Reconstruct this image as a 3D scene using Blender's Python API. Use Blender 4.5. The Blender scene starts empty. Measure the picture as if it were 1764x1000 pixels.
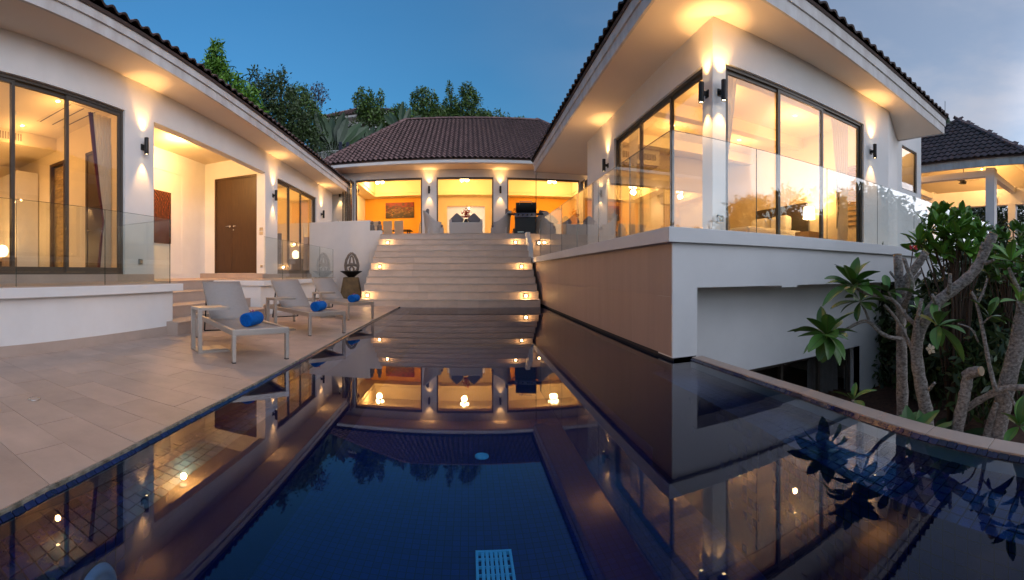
import bpy, bmesh, math, random
import numpy as np
from mathutils import Vector, Matrix, Euler

S = bpy.context.scene
COL = S.collection
R = math.radians

# ---------------------------------------------------------------- camera (a stitched cylindrical panorama)
cd = bpy.data.cameras.new('panorama_camera')
cam = bpy.data.objects.new('panorama_camera', cd); COL.objects.link(cam); S.camera = cam
cd.type = 'PANO'; cd.panorama_type = 'CENTRAL_CYLINDRICAL'
cd.central_cylindrical_radius = 1.0
cd.central_cylindrical_range_u_min = -807.0 / 710.0
cd.central_cylindrical_range_u_max = 957.0 / 710.0
cd.central_cylindrical_range_v_min = -529.5 / 710.0
cd.central_cylindrical_range_v_max = 470.5 / 710.0
cd.clip_start = 0.02; cd.clip_end = 3000
cam.location = (0, 0, 1.0); cam.rotation_euler = (R(90), 0, 0)

# ---------------------------------------------------------------- sky at dusk: low sun behind the camera to the right
SUN_AZ = R(128); SUN_EL = R(1.0)
w = bpy.data.worlds.new('World'); S.world = w; w.use_nodes = True
nt = w.node_tree; nt.nodes.clear()
def N(t, **k):
    n = nt.nodes.new(t)
    for a, b in k.items(): setattr(n, a, b)
    return n
sky = N('ShaderNodeTexSky', sky_type='NISHITA'); sky.sun_disc = False
sky.sun_elevation = SUN_EL; sky.sun_rotation = SUN_AZ
sky.altitude = 100; sky.air_density = 1.0; sky.dust_density = 0.5; sky.ozone_density = 3.5
tc = N('ShaderNodeTexCoord'); mp = N('ShaderNodeMapping'); mp.inputs['Scale'].default_value = (1.0, 1.0, 2.8)
cl = N('ShaderNodeTexNoise'); cl.inputs['Scale'].default_value = 2.1; cl.inputs['Detail'].default_value = 7; cl.inputs['Roughness'].default_value = 0.55
cr = N('ShaderNodeMapRange', interpolation_type='SMOOTHSTEP'); cr.inputs['From Min'].default_value = 0.36; cr.inputs['From Max'].default_value = 0.68; cr.inputs['To Min'].default_value = 0.55
# a thin veil of cloud that thickens towards the sunset
dp = N('ShaderNodeVectorMath', operation='DOT_PRODUCT'); dp.inputs[1].default_value = (math.sin(SUN_AZ), math.cos(SUN_AZ), 0.0)
ve = N('ShaderNodeMapRange', interpolation_type='SMOOTHSTEP'); ve.inputs['From Min'].default_value = -0.62; ve.inputs['From Max'].default_value = 0.62; ve.inputs['To Min'].default_value = 0.03; ve.inputs['To Max'].default_value = 0.95
mu = N('ShaderNodeMath', operation='MULTIPLY')
gv = N('ShaderNodeMapRange', interpolation_type='SMOOTHSTEP'); gv.inputs['From Min'].default_value = 0.50; gv.inputs['From Max'].default_value = 1.0; gv.inputs['To Min'].default_value = 1.1; gv.inputs['To Max'].default_value = 6.6   # brighter round the sunset
cc = N('ShaderNodeVectorMath', operation='SCALE'); cc.inputs[0].default_value = (0.60, 0.625, 0.73)      # pale dusk cloud
ti = N('ShaderNodeMixRGB', blend_type='MULTIPLY'); ti.inputs['Fac'].default_value = 1.0; ti.inputs['Color2'].default_value = (0.62, 0.98, 0.90, 1)   # clear dusk blue
cm = N('ShaderNodeMixRGB', blend_type='MIX')
bg = N('ShaderNodeBackground'); bg.inputs['Strength'].default_value = 0.15
wo = N('ShaderNodeOutputWorld')
L = nt.links.new
L(tc.outputs['Generated'], mp.inputs['Vector']); L(mp.outputs['Vector'], cl.inputs['Vector']); L(tc.outputs['Generated'], dp.inputs[0])
L(cl.outputs['Fac'], cr.inputs['Value']); L(dp.outputs['Value'], ve.inputs['Value']); L(dp.outputs['Value'], gv.inputs['Value']); L(gv.outputs['Result'], cc.inputs['Scale']); L(cr.outputs['Result'], mu.inputs[0]); L(ve.outputs['Result'], mu.inputs[1]); L(mu.outputs[0], cm.inputs['Fac'])
L(sky.outputs['Color'], ti.inputs['Color1']); L(ti.outputs['Color'], cm.inputs['Color1']); L(cc.outputs['Vector'], cm.inputs['Color2'])
L(cm.outputs['Color'], bg.inputs['Color']); L(bg.outputs['Background'], wo.inputs['Surface'])

sd = bpy.data.lights.new('sun', 'SUN'); sd.energy = 0.03; sd.angle = R(25); sd.color = (1.0, 0.90, 0.82)
so = bpy.data.objects.new('sun', sd); COL.objects.link(so)
so.rotation_euler = Vector((-math.sin(SUN_AZ), -math.cos(SUN_AZ), -math.tan(R(14)))).to_track_quat('-Z', 'Y').to_euler()

vs = S.view_settings
vs.view_transform = 'Standard'; vs.look = 'None'; vs.exposure = 2.45; vs.gamma = 1.0; vs.use_curve_mapping = False
cy = S.cycles
cy.use_denoising = True
try: cy.denoiser = 'OPENIMAGEDENOISE'
except Exception: pass
cy.max_bounces = 7; cy.diffuse_bounces = 3; cy.glossy_bounces = 4; cy.transmission_bounces = 2; cy.transparent_max_bounces = 32
cy.caustics_reflective = False; cy.caustics_refractive = False; cy.sample_clamp_indirect = 4.0; cy.sample_clamp_direct = 0.0

# ---------------------------------------------------------------- helpers
rng = random.Random(7); nr = np.random.default_rng(11)
WARM = (1.0, 0.54, 0.19)

def link(o, parent=None):
    COL.objects.link(o)
    if parent is not None: o.parent = parent
    return o
def tag(o, label=None, cat=None, group=None, kind=None):
    if label: o['label'] = label
    if cat: o['category'] = cat
    if group: o['group'] = group
    if kind: o['kind'] = kind
    return o
def thing(name, label, cat, loc=(0, 0, 0), rz=0.0, group=None):
    o = bpy.data.objects.new(name, None); o.empty_display_size = 0.1
    link(o); o.location = loc; o.rotation_euler = (0, 0, rz)
    return tag(o, label, cat, group)
def dup(o, parent=None):
    c = o.copy(); COL.objects.link(c)
    if parent is not None: c.parent = parent
    for ch in list(o.children): dup(ch, c)
    return c

class MB:
    def __init__(s): s.v = []; s.f = []
    def add(s, vs, fs):
        b = len(s.v); s.v += [tuple(p) for p in vs]; s.f += [tuple(i + b for i in f) for f in fs]; return s
    def box(s, x0, x1, y0, y1, z0, z1):
        if x1 < x0: x0, x1 = x1, x0
        if y1 < y0: y0, y1 = y1, y0
        if z1 < z0: z0, z1 = z1, z0
        return s.add([(x0,y0,z0),(x1,y0,z0),(x1,y1,z0),(x0,y1,z0),(x0,y0,z1),(x1,y0,z1),(x1,y1,z1),(x0,y1,z1)],
                     [(0,3,2,1),(4,5,6,7),(0,1,5,4),(1,2,6,5),(2,3,7,6),(3,0,4,7)])
    def prism(s, poly, z0, z1):          # vertical prism over a counter-clockwise plan polygon
        n = len(poly)
        vs = [(x, y, z0) for x, y in poly] + [(x, y, z1) for x, y in poly]
        fs = [tuple(range(n - 1, -1, -1)), tuple(range(n, 2 * n))] + [(i, (i + 1) % n, n + (i + 1) % n, n + i) for i in range(n)]
        return s.add(vs, fs)
    def slab(s, pts, d):                 # polygon thickened along vector d
        n = len(pts); d = Vector(d)
        vs = [Vector(p) for p in pts] + [Vector(p) + d for p in pts]
        fs = [tuple(range(n - 1, -1, -1)), tuple(range(n, 2 * n))] + [(i, (i + 1) % n, n + (i + 1) % n, n + i) for i in range(n)]
        return s.add(vs, fs)
    def bar(s, a, b, w, h=None, up=(0, 0, 1)):     # rectangular bar from a to b
        a = Vector(a); b = Vector(b); h = h or w
        d = (b - a).normalized(); u = Vector(up)
        if abs(d.dot(u)) > 0.99: u = Vector((1, 0, 0))
        x = d.cross(u).normalized() * (w / 2); y = x.cross(d).normalized() * (h / 2)
        return s.add([a-x-y, a+x-y, a+x+y, a-x+y, b-x-y, b+x-y, b+x+y, b-x+y],
                     [(0,3,2,1),(4,5,6,7),(0,1,5,4),(1,2,6,5),(2,3,7,6),(3,0,4,7)])
    def tube(s, pts, rad, n=10, cap=True, jit=0.0):
        pts = [Vector(p) for p in pts]; m = len(pts)
        if not hasattr(rad, '__len__'): rad = [rad] * m
        rings = []; prev = None
        for i in range(m):
            d = (pts[min(i+1, m-1)] - pts[max(i-1, 0)]).normalized()
            if prev is None:
                u = Vector((0, 0, 1)) if abs(d.z) < 0.9 else Vector((1, 0, 0))
                x = d.cross(u).normalized()
            else:
                x = (prev - d * prev.dot(d)).normalized()
            prev = x; y = d.cross(x)
            rings.append([pts[i] + (x * math.cos(2*math.pi*k/n) + y * math.sin(2*math.pi*k/n)) * rad[i] * (1 + jit * rng.uniform(-1, 1)) for k in range(n)])
        b = len(s.v); s.v += [tuple(p) for r in rings for p in r]
        for i in range(m - 1):
            for k in range(n):
                k2 = (k + 1) % n
                s.f.append((b+i*n+k, b+i*n+k2, b+(i+1)*n+k2, b+(i+1)*n+k))
        if cap:
            s.f.append(tuple(b + k for k in range(n - 1, -1, -1))); s.f.append(tuple(b + (m-1)*n + k for k in range(n)))
        return s
    def lathe(s, prof, n=20, c=(0, 0, 0), cap=True):  # prof: (radius, z)
        b = len(s.v)
        for r, z in prof:
            for k in range(n):
                a = 2 * math.pi * k / n; s.v.append((c[0] + r*math.cos(a), c[1] + r*math.sin(a), c[2] + z))
        m = len(prof)
        for i in range(m - 1):
            for k in range(n):
                k2 = (k + 1) % n; s.f.append((b+i*n+k, b+i*n+k2, b+(i+1)*n+k2, b+(i+1)*n+k))
        if cap:
            s.f.append(tuple(b + k for k in range(n - 1, -1, -1))); s.f.append(tuple(b + (m-1)*n + k for k in range(n)))
        return s
    def wall_x(s, y0, y1, x0, x1, z0, z1, op=()):     # wall running along x, thickness y0..y1
        xs = sorted({x0, x1, *[o[0] for o in op], *[o[1] for o in op]}); zs = sorted({z0, z1, *[o[2] for o in op], *[o[3] for o in op]})
        for i in range(len(xs) - 1):
            for j in range(len(zs) - 1):
                cx, cz = (xs[i] + xs[i+1]) / 2, (zs[j] + zs[j+1]) / 2
                if not any(o[0] < cx < o[1] and o[2] < cz < o[3] for o in op): s.box(xs[i], xs[i+1], y0, y1, zs[j], zs[j+1])
        return s
    def wall_y(s, x0, x1, y0, y1, z0, z1, op=()):     # wall running along y, thickness x0..x1
        ys = sorted({y0, y1, *[o[0] for o in op], *[o[1] for o in op]}); zs = sorted({z0, z1, *[o[2] for o in op], *[o[3] for o in op]})
        for i in range(len(ys) - 1):
            for j in range(len(zs) - 1):
                c, cz = (ys[i] + ys[i+1]) / 2, (zs[j] + zs[j+1]) / 2
                if not any(o[0] < c < o[1] and o[2] < cz < o[3] for o in op): s.box(x0, x1, ys[i], ys[i+1], zs[j], zs[j+1])
        return s
    def mesh(s, name, m, smooth=False):
        me = bpy.data.meshes.new(name); me.from_pydata(s.v, [], s.f); me.update()
        if m is not None: me.materials.append(m)
        if smooth: me.polygons.foreach_set('use_smooth', [True] * len(me.polygons))
        return me
    def build(s, name, m, parent=None, smooth=False, bevel=0.0, loc=None, kind=None, label=None):
        o = bpy.data.objects.new(name, s.mesh(name, m, smooth)); link(o, parent)
        if loc is not None: o.location = loc
        if bevel:
            b = o.modifiers.new('bevel', 'BEVEL'); b.width = bevel; b.segments = 2; b.limit_method = 'ANGLE'; b.angle_limit = R(40)
        if kind: o['kind'] = kind
        if label: o['label'] = label
        return o

# ---------------------------------------------------------------- materials
def mat(name, col, rough=0.6, metal=0.0, var=0.0, scale=6.0, bump=0.0, bscale=40.0, spec=0.5, stretch=None, island=0.0, coat=0.0, two=None):
    m = bpy.data.materials.new(name); m.use_nodes = True
    t = m.node_tree; b = t.nodes['Principled BSDF']
    b.inputs['Base Color'].default_value = (*col, 1); b.inputs['Roughness'].default_value = rough; b.inputs['Metallic'].default_value = metal
    b.inputs['Specular IOR Level'].default_value = spec; b.inputs['Coat Weight'].default_value = coat
    src = None
    if var or bump or two:
        tc = t.nodes.new('ShaderNodeTexCoord'); mp = t.nodes.new('ShaderNodeMapping')
        if stretch: mp.inputs['Scale'].default_value = stretch
        t.links.new(tc.outputs['Object'], mp.inputs['Vector'])
        src = mp.outputs['Vector']
    colout = None
    if var or two:
        n = t.nodes.new('ShaderNodeTexNoise'); n.inputs['Scale'].default_value = scale; n.inputs['Detail'].default_value = 7; n.inputs['Roughness'].default_value = 0.6
        t.links.new(src, n.inputs['Vector'])
        r = t.nodes.new('ShaderNodeValToRGB'); r.color_ramp.elements[0].position = 0.3; r.color_ramp.elements[1].position = 0.7
        a = two if two else tuple(c * (1 - var) for c in col)
        c2 = col if two else tuple(min(1, c * (1 + var)) for c in col)
        r.color_ramp.elements[0].color = (*a, 1); r.color_ramp.elements[1].color = (*c2, 1)
        t.links.new(n.outputs['Fac'], r.inputs['Fac']); colout = r.outputs['Color']
    if island:
        g = t.nodes.new('ShaderNodeNewGeometry'); oi = t.nodes.new('ShaderNodeObjectInfo')
        ad = t.nodes.new('ShaderNodeMath'); ad.operation = 'ADD'; t.links.new(g.outputs['Random Per Island'], ad.inputs[0]); t.links.new(oi.outputs['Random'], ad.inputs[1])
        fr = t.nodes.new('ShaderNodeMath'); fr.operation = 'FRACT'; t.links.new(ad.outputs[0], fr.inputs[0])
        mr = t.nodes.new('ShaderNodeMapRange'); mr.inputs['To Min'].default_value = 1 - island; mr.inputs['To Max'].default_value = 1 + island
        t.links.new(fr.outputs[0], mr.inputs['Value'])
        mx = t.nodes.new('ShaderNodeMixRGB'); mx.blend_type = 'MULTIPLY'; mx.inputs['Fac'].default_value = 1
        if colout: t.links.new(colout, mx.inputs['Color1'])
        else: mx.inputs['Color1'].default_value = (*col, 1)
        t.links.new(mr.outputs[0], mx.inputs['Color2']); colout = mx.outputs['Color']
    if colout: t.links.new(colout, b.inputs['Base Color'])
    if bump:
        n2 = t.nodes.new('ShaderNodeTexNoise'); n2.inputs['Scale'].default_value = bscale; n2.inputs['Detail'].default_value = 5
        t.links.new(src, n2.inputs['Vector'])
        bp = t.nodes.new('ShaderNodeBump'); bp.inputs['Strength'].default_value = bump; bp.inputs['Distance'].default_value = 0.01
        t.links.new(n2.outputs['Fac'], bp.inputs['Height']); t.links.new(bp.outputs['Normal'], b.inputs['Normal'])
    return m
def emis(name, col, s):
    m = bpy.data.materials.new(name); m.use_nodes = True; b = m.node_tree.nodes['Principled BSDF']
    b.inputs['Base Color'].default_value = (0.8, 0.8, 0.8, 1)
    b.inputs['Emission Color'].default_value = (*col, 1); b.inputs['Emission Strength'].default_value = s
    return m
def glass(name, tint=(1, 1, 1), f0=0.04, power=5.0, rough=0.0, gloss=(1, 1, 1), bump=None):
    """clear sheet: transparent plus a mirror that grows towards grazing angles (Schlick)"""
    m = bpy.data.materials.new(name); m.use_nodes = True; t = m.node_tree; t.nodes.clear()
    tr = t.nodes.new('ShaderNodeBsdfTransparent'); tr.inputs['Color'].default_value = (*tint, 1)
    gl = t.nodes.new('ShaderNodeBsdfGlossy'); gl.inputs['Roughness'].default_value = rough; gl.inputs['Color'].default_value = (*gloss, 1)
    ge = t.nodes.new('ShaderNodeNewGeometry'); dt = t.nodes.new('ShaderNodeVectorMath'); dt.operation = 'DOT_PRODUCT'
    t.links.new(ge.outputs['Normal'], dt.inputs[0]); t.links.new(ge.outputs['Incoming'], dt.inputs[1])
    def mth(op, x, y):
        n = t.nodes.new('ShaderNodeMath'); n.operation = op
        for k, q in enumerate((x, y)):
            if q is None: continue
            if isinstance(q, (int, float)): n.inputs[k].default_value = q
            else: t.links.new(q, n.inputs[k])
        return n.outputs[0]
    ab = mth('ABSOLUTE', dt.outputs['Value'], None); iv = mth('SUBTRACT', 1.0, ab); pw = mth('POWER', iv, power); ml = mth('MULTIPLY', pw, 1 - f0); fac = mth('ADD', ml, f0)
    mx = t.nodes.new('ShaderNodeMixShader'); o = t.nodes.new('ShaderNodeOutputMaterial')
    t.links.new(fac, mx.inputs[0]); t.links.new(tr.outputs[0], mx.inputs[1]); t.links.new(gl.outputs[0], mx.inputs[2]); t.links.new(mx.outputs[0], o.inputs['Surface'])
    if bump:
        tc = t.nodes.new('ShaderNodeTexCoord'); mp = t.nodes.new('ShaderNodeMapping'); mp.inputs['Scale'].default_value = bump[2]
        n = t.nodes.new('ShaderNodeTexNoise'); n.inputs['Scale'].default_value = bump[0]; n.inputs['Detail'].default_value = 3
        bp = t.nodes.new('ShaderNodeBump'); bp.inputs['Strength'].default_value = bump[1]; bp.inputs['Distance'].default_value = 0.01
        t.links.new(tc.outputs['Object'], mp.inputs['Vector']); t.links.new(mp.outputs[0], n.inputs['Vector']); t.links.new(n.outputs['Fac'], bp.inputs['Height'])
        t.links.new(bp.outputs[0], gl.inputs['Normal'])
    return m
def tile_grid(name, c1, c2, grout, size, rough=0.25):
    m = bpy.data.materials.new(name); m.use_nodes = True; t = m.node_tree; b = t.nodes['Principled BSDF']
    tc = t.nodes.new('ShaderNodeTexCoord'); br = t.nodes.new('ShaderNodeTexBrick'); br.offset = 0.0
    br.inputs['Scale'].default_value = 1.0; br.inputs['Brick Width'].default_value = size; br.inputs['Row Height'].default_value = size
    br.inputs['Mortar Size'].default_value = size * 0.05; br.inputs['Color1'].default_value = (*c1, 1); br.inputs['Color2'].default_value = (*c2, 1); br.inputs['Mortar'].default_value = (*grout, 1)
    t.links.new(tc.outputs['Object'], br.inputs['Vector']); t.links.new(br.outputs['Color'], b.inputs['Base Color']); b.inputs['Roughness'].default_value = rough
    return m

M = {}
M['plaster'] = mat('white_plaster', (0.80, 0.785, 0.765), 0.85, var=0.06, scale=0.9, bump=0.05, bscale=60, spec=0.2)
M['soffit'] = mat('soffit_paint', (0.80, 0.70, 0.59), 0.85, var=0.02, scale=1.1, spec=0.2)
M['fascia'] = mat('fascia_paint', (0.68, 0.66, 0.64), 0.7, two=(0.50, 0.45, 0.42), scale=2.2, spec=0.3, stretch=(1.6, 1.6, 0.6))
M['joint'] = mat('mossy_joint', (0.33, 0.31, 0.25), 0.9, two=(0.05, 0.045, 0.03), scale=24, bump=0.6, bscale=60)
M['inner'] = mat('interior_paint', (0.80, 0.68, 0.48), 0.85, var=0.02, scale=1.0, spec=0.2)
M['orange'] = mat('orange_interior_paint', (0.80, 0.40, 0.06), 0.85, var=0.04, scale=1.0, spec=0.2)
M['ceil'] = mat('ceiling_paint', (0.82, 0.71, 0.50), 0.85, spec=0.2)
M['stone'] = mat('sandstone_tile', (0.46, 0.36, 0.30), 0.55, var=0.10, scale=2.2, bump=0.08, bscale=70, island=0.045)
M['deckstone'] = mat('deck_stone', (0.47, 0.35, 0.285), 0.5, var=0.17, scale=1.9, bump=0.10, bscale=55, island=0.09)
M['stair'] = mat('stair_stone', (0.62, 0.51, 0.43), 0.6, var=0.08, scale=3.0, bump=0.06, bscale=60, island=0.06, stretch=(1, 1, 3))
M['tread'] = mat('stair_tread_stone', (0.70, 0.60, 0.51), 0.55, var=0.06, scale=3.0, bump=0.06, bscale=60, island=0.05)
M['grout'] = mat('grout', (0.50, 0.41, 0.34), 0.9, var=0.1)
M['clad'] = mat('brown_wall_tile', (0.41, 0.30, 0.255), 0.55, var=0.05, scale=6, bump=0.04, bscale=40, stretch=(1, 1, 0.06), island=0.04)
M['bronze'] = mat('bronze_frame', (0.10, 0.082, 0.065), 0.45, metal=0.3, var=0.05)
M['black'] = mat('black_metal', (0.022, 0.020, 0.019), 0.45, metal=0.4)
M['alu'] = mat('brushed_aluminium', (0.55, 0.50, 0.45), 0.38, metal=0.85, var=0.05, scale=8, stretch=(1, 30, 30))
M['sling'] = mat('taupe_sling_fabric', (0.36, 0.32, 0.295), 0.8, var=0.04, scale=30, bump=0.25, bscale=400)
M['towel'] = mat('blue_terry', (0.008, 0.13, 0.50), 0.95, var=0.15, scale=40, bump=0.9, bscale=220, spec=0.1)
M['pink'] = mat('magenta_petals', (0.42, 0.03, 0.22), 0.6, var=0.2)
M['red'] = mat('red_petals', (0.5, 0.02, 0.03), 0.6, var=0.25, scale=20)
M['whitepetal'] = mat('white_petals', (0.8, 0.76, 0.6), 0.6, var=0.1)
M['wood'] = mat('dark_door_wood', (0.060, 0.028, 0.010), 0.42, var=0.22, scale=5, bump=0.05, stretch=(5, 5, 0.35))
M['lightwood'] = mat('pale_wood', (0.45, 0.30, 0.16), 0.5, var=0.15, scale=5, stretch=(6, 6, 0.5))
M['steel'] = mat('polished_steel', (0.65, 0.62, 0.57), 0.2, metal=1.0)
M['roof'] = mat('roof_tile', (0.21, 0.118, 0.108), 0.6, var=0.22, scale=9, bump=0.12, bscale=60, island=0.16)
M['rooflipshade'] = mat('roof_tile_lip_shade', (0.035, 0.022, 0.020), 0.8)  # dark tile ends; shadow gaps between courses are painted into the lip colour
M['roofbase'] = mat('roof_underlay', (0.085, 0.058, 0.052), 0.9)
M['water'] = glass('pool_water', (0.30, 0.58, 0.90), 0.045, 4.2, 0.012, (0.72, 0.70, 0.73), bump=(9.0, 0.003, (1.0, 1.0, 1.0)))
M['glass'] = glass('window_glass', (0.985, 0.985, 0.97), 0.04, 4.6)
M['railglass'] = glass('railing_glass', (0.94, 0.965, 0.95), 0.055, 4.2)
M['glassedge'] = mat('glass_edge', (0.03, 0.06, 0.05), 0.2)
M['mosaic'] = mat('blue_mosaic', (0.010, 0.012, 0.055), 0.18, var=0.35, scale=18, island=0.45, coat=0.2)
M['mosaicbed'] = mat('mosaic_grout', (0.018, 0.02, 0.03), 0.8)
M['poolfloor'] = tile_grid('pool_floor_mosaic', (0.001, 0.012, 0.085), (0.0015, 0.020, 0.125), (0.001, 0.004, 0.022), 0.065, 0.7)
M['teal'] = mat('teal_grate', (0.35, 0.85, 0.80), 0.5)
M['wicker'] = mat('grey_wicker', (0.62, 0.55, 0.49), 0.7, var=0.2, scale=60, bump=0.25, bscale=120, stretch=(1, 1, 3))
M['cushion'] = mat('charcoal_cushion', (0.20, 0.18, 0.18), 0.85, var=0.1, bump=0.2, bscale=200)
M['creamfab'] = mat('cream_upholstery', (0.55, 0.47, 0.36), 0.8, var=0.05)
M['rustfab'] = mat('rust_upholstery', (0.35, 0.10, 0.025), 0.8, var=0.1)
M['linen'] = mat('white_linen', (0.80, 0.76, 0.70), 0.9, var=0.03, bump=0.3, bscale=9)
M['curtain'] = mat('pale_curtain', (0.62, 0.58, 0.50), 0.9, var=0.06, scale=8, stretch=(8, 8, 0.4))
_t = M['curtain'].node_tree; _tl = _t.nodes.new('ShaderNodeBsdfTranslucent'); _tl.inputs['Color'].default_value = (0.72, 0.66, 0.55, 1)
_mx = _t.nodes.new('ShaderNodeMixShader'); _mx.inputs[0].default_value = 0.5; _ou = next(n for n in _t.nodes if n.type == 'OUTPUT_MATERIAL')
_t.links.new(_t.nodes['Principled BSDF'].outputs[0], _mx.inputs[1]); _t.links.new(_tl.outputs[0], _mx.inputs[2]); _t.links.new(_mx.outputs[0], _ou.inputs['Surface'])
M['redcurtain'] = mat('maroon_curtain', (0.14, 0.02, 0.02), 0.9)
M['darkfab'] = mat('dark_headboard', (0.07, 0.05, 0.035), 0.8)
M['goldstone'] = mat('stacked_stone', (0.42, 0.27, 0.08), 0.8, var=0.4, scale=14, bump=0.7, bscale=30, stretch=(1, 1, 3), island=0.2)
M['stonecarve'] = mat('weathered_carved_stone', (0.20, 0.165, 0.135), 0.8, var=0.3, scale=12, bump=0.5, bscale=30)
M['pedestal'] = mat('bronze_pedestal', (0.13, 0.075, 0.025), 0.5, metal=0.35, var=0.35, scale=4, bump=0.15)
M['bark'] = mat('grey_bark', (0.48, 0.43, 0.385), 0.9, two=(0.085, 0.062, 0.05), scale=34, bump=1.0, bscale=30, stretch=(1, 1, 1.8))
M['cutwood'] = mat('cut_wood', (0.42, 0.30, 0.19), 0.85, var=0.2, scale=20)
M['twig'] = mat('brown_twig', (0.09, 0.055, 0.035), 0.9, var=0.3)
M['trunk'] = mat('dark_trunk', (0.06, 0.045, 0.032), 0.9, var=0.3, bump=0.5)
def leafmat(n, c, isl=0.45, rough=0.45):
    m = mat(n, c, rough, island=isl); b = m.node_tree.nodes['Principled BSDF']; b.inputs['Subsurface Weight'].default_value = 0.0
    return m
M['leaf'] = leafmat('plumeria_leaf', (0.085, 0.20, 0.036), 0.35, 0.35)
M['leafrib'] = mat('leaf_midrib', (0.10, 0.16, 0.05), 0.5)
M['leafbright'] = leafmat('bright_leaf', (0.12, 0.26, 0.030))
M['leafdark'] = leafmat('dark_leaf', (0.048, 0.080, 0.022))
M['leafmid'] = leafmat('mid_leaf', (0.085, 0.15, 0.030))
M['leafpurple'] = leafmat('purple_leaf', (0.075, 0.05, 0.055))
M['palm'] = leafmat('banana_leaf', (0.035, 0.065, 0.024), 0.3, 0.4)
M['soil'] = mat('brown_soil', (0.085, 0.038, 0.022), 0.95, var=0.5, scale=14, bump=1.0, bscale=25)
M['grass'] = mat('hill_grass', (0.03, 0.045, 0.015), 0.95, var=0.4, scale=2)
M['bluepost'] = mat('navy_post', (0.02, 0.025, 0.05), 0.5)
M['greypanel'] = mat('grey_panel', (0.20, 0.22, 0.22), 0.6)
M['bulb'] = emis('lit_bulb', (1.0, 0.68, 0.30), 7)
M['bulbsoft'] = emis('lit_shade', (1.0, 0.72, 0.38), 0.9)
M['lens'] = emis('lit_lens', (1.0, 0.76, 0.42), 3)
M['stepglow'] = emis('lit_step_lens', (1.0, 0.60, 0.22), 2.4)
M['charcoal'] = mat('grill_black', (0.012, 0.012, 0.012), 0.35)
M['grille'] = mat('air_grille', (0.35, 0.29, 0.20), 0.6)

# ---------------------------------------------------------------- lights with their lamps
def lamp(kind, loc, energy, parent=None, color=WARM, size=0.03, direction=None, angle=60, blend=0.6, name='light'):
    d = bpy.data.lights.new(name, kind); d.energy = energy * 0.48; d.color = color
    d.shadow_soft_size = size
    if kind == 'SPOT': d.spot_size = R(angle); d.spot_blend = blend
    o = bpy.data.objects.new(name, d); link(o, parent); o.location = loc
    if direction is not None: o.rotation_euler = Vector(direction).to_track_quat('-Z', 'Y').to_euler()
    return o

# ================================================================ ground, pool, deck
def interp(pts, y):
    if y <= pts[0][1]: i = 0
    elif y >= pts[-1][1]: i = len(pts) - 2
    else: i = next(k for k in range(len(pts) - 1) if pts[k][1] <= y <= pts[k+1][1])
    (x0, y0), (x1, y1) = pts[i], pts[i+1]
    return x0 + (x1 - x0) * (y - y0) / (y1 - y0)
LE = [(-0.95, -1.6), (-1.28, -0.4), (-1.45, 0.25), (-1.577, 0.731), (-1.657, 1.034), (-1.707, 1.36), (-1.766, 1.77), (-1.819, 2.333), (-1.856, 3.13), (-1.90, 4.12), (-1.985, 6.73), (-2.04, 11.76), (-2.045, 12.2)]
RE = [(1.90, -1.6), (2.06, -0.4), (2.21, 0.50), (2.298, 1.187), (2.39, 1.75), (2.474, 2.316), (2.52, 3.2), (2.53, 4.1), (2.53, 4.235)]
lx_ = lambda y: interp(LE, y); rx_ = lambda y: interp(RE, y)
WZ = -0.030

g = MB()
nx = 40
xs = np.linspace(-60, 90, nx); ys = np.linspace(-60, 110, nx)
def ground_z(x, y):
    z = -1.35
    if x > 13: z += min(2.2, (x - 13) * 0.25)
    if y > 20: z += min(16, (y - 20) * 0.42)
    if x < -10: z += min(8, (-10 - x) * 0.35)
    if y < -2: z -= min(6, (-2 - y) * 0.25)
    if x > 3 and y < 3.5: z -= 0.25
    return z
for j in range(nx):
    for i in range(nx): g.v.append((xs[i], ys[j], ground_z(xs[i], ys[j])))
for j in range(nx - 1):
    for i in range(nx - 1): g.f.append((j*nx+i, j*nx+i+1, (j+1)*nx+i+1, (j+1)*nx+i))
# a hole-free sheet; the pool shell and the deck fill stand above it
tag(g.build('hillside_ground', M['soil'], smooth=True), 'brown soil sloping up behind the villa', 'ground', kind='structure')
tag(MB().box(-1500, 1500, -1500, 1500, -9.2, -9.0).build('far_ground', M['grass']), 'dark green land reaching to the horizon', 'ground', kind='structure')

basin = thing('pool_basin', 'deep blue mosaic swimming pool basin', 'pool'); basin['kind'] = 'structure'
b = MB(); yy = [p[1] for p in LE]
bl = [(lx_(y) + 0.33, y) for y in yy]; brr = [(rx_(y) - 0.50, y) for y in [-1.6, -0.4, 0.5, 1.187, 1.75, 2.316, 3.2, 4.235]] + [(2.24, 4.3), (2.24, 12.2)]
poly = [(x, y) for x, y in brr] + [(x, y) for x, y in reversed(bl)]
b.add([(x, y, -1.2) for x, y in poly], [tuple(range(len(poly)))]); b.build('pool_floor', M['poolfloor'], basin)
def vgrid(name, c1, c2, gr, size):
    m = tile_grid(name, c1, c2, gr, size); t = m.node_tree
    br = next(n for n in t.nodes if n.type == 'TEX_BRICK'); tc = next(n for n in t.nodes if n.type == 'TEX_COORD')
    se = t.nodes.new('ShaderNodeSeparateXYZ'); co = t.nodes.new('ShaderNodeCombineXYZ')
    t.links.new(tc.outputs['Object'], se.inputs[0]); t.links.new(se.outputs['Y'], co.inputs['X']); t.links.new(se.outputs['Z'], co.inputs['Y']); t.links.new(co.outputs[0], br.inputs['Vector'])
    return m
M['poolwall'] = vgrid('pool_wall_mosaic', (0.004, 0.012, 0.055), (0.007, 0.020, 0.08), (0.003, 0.005, 0.012), 0.065)
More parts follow.
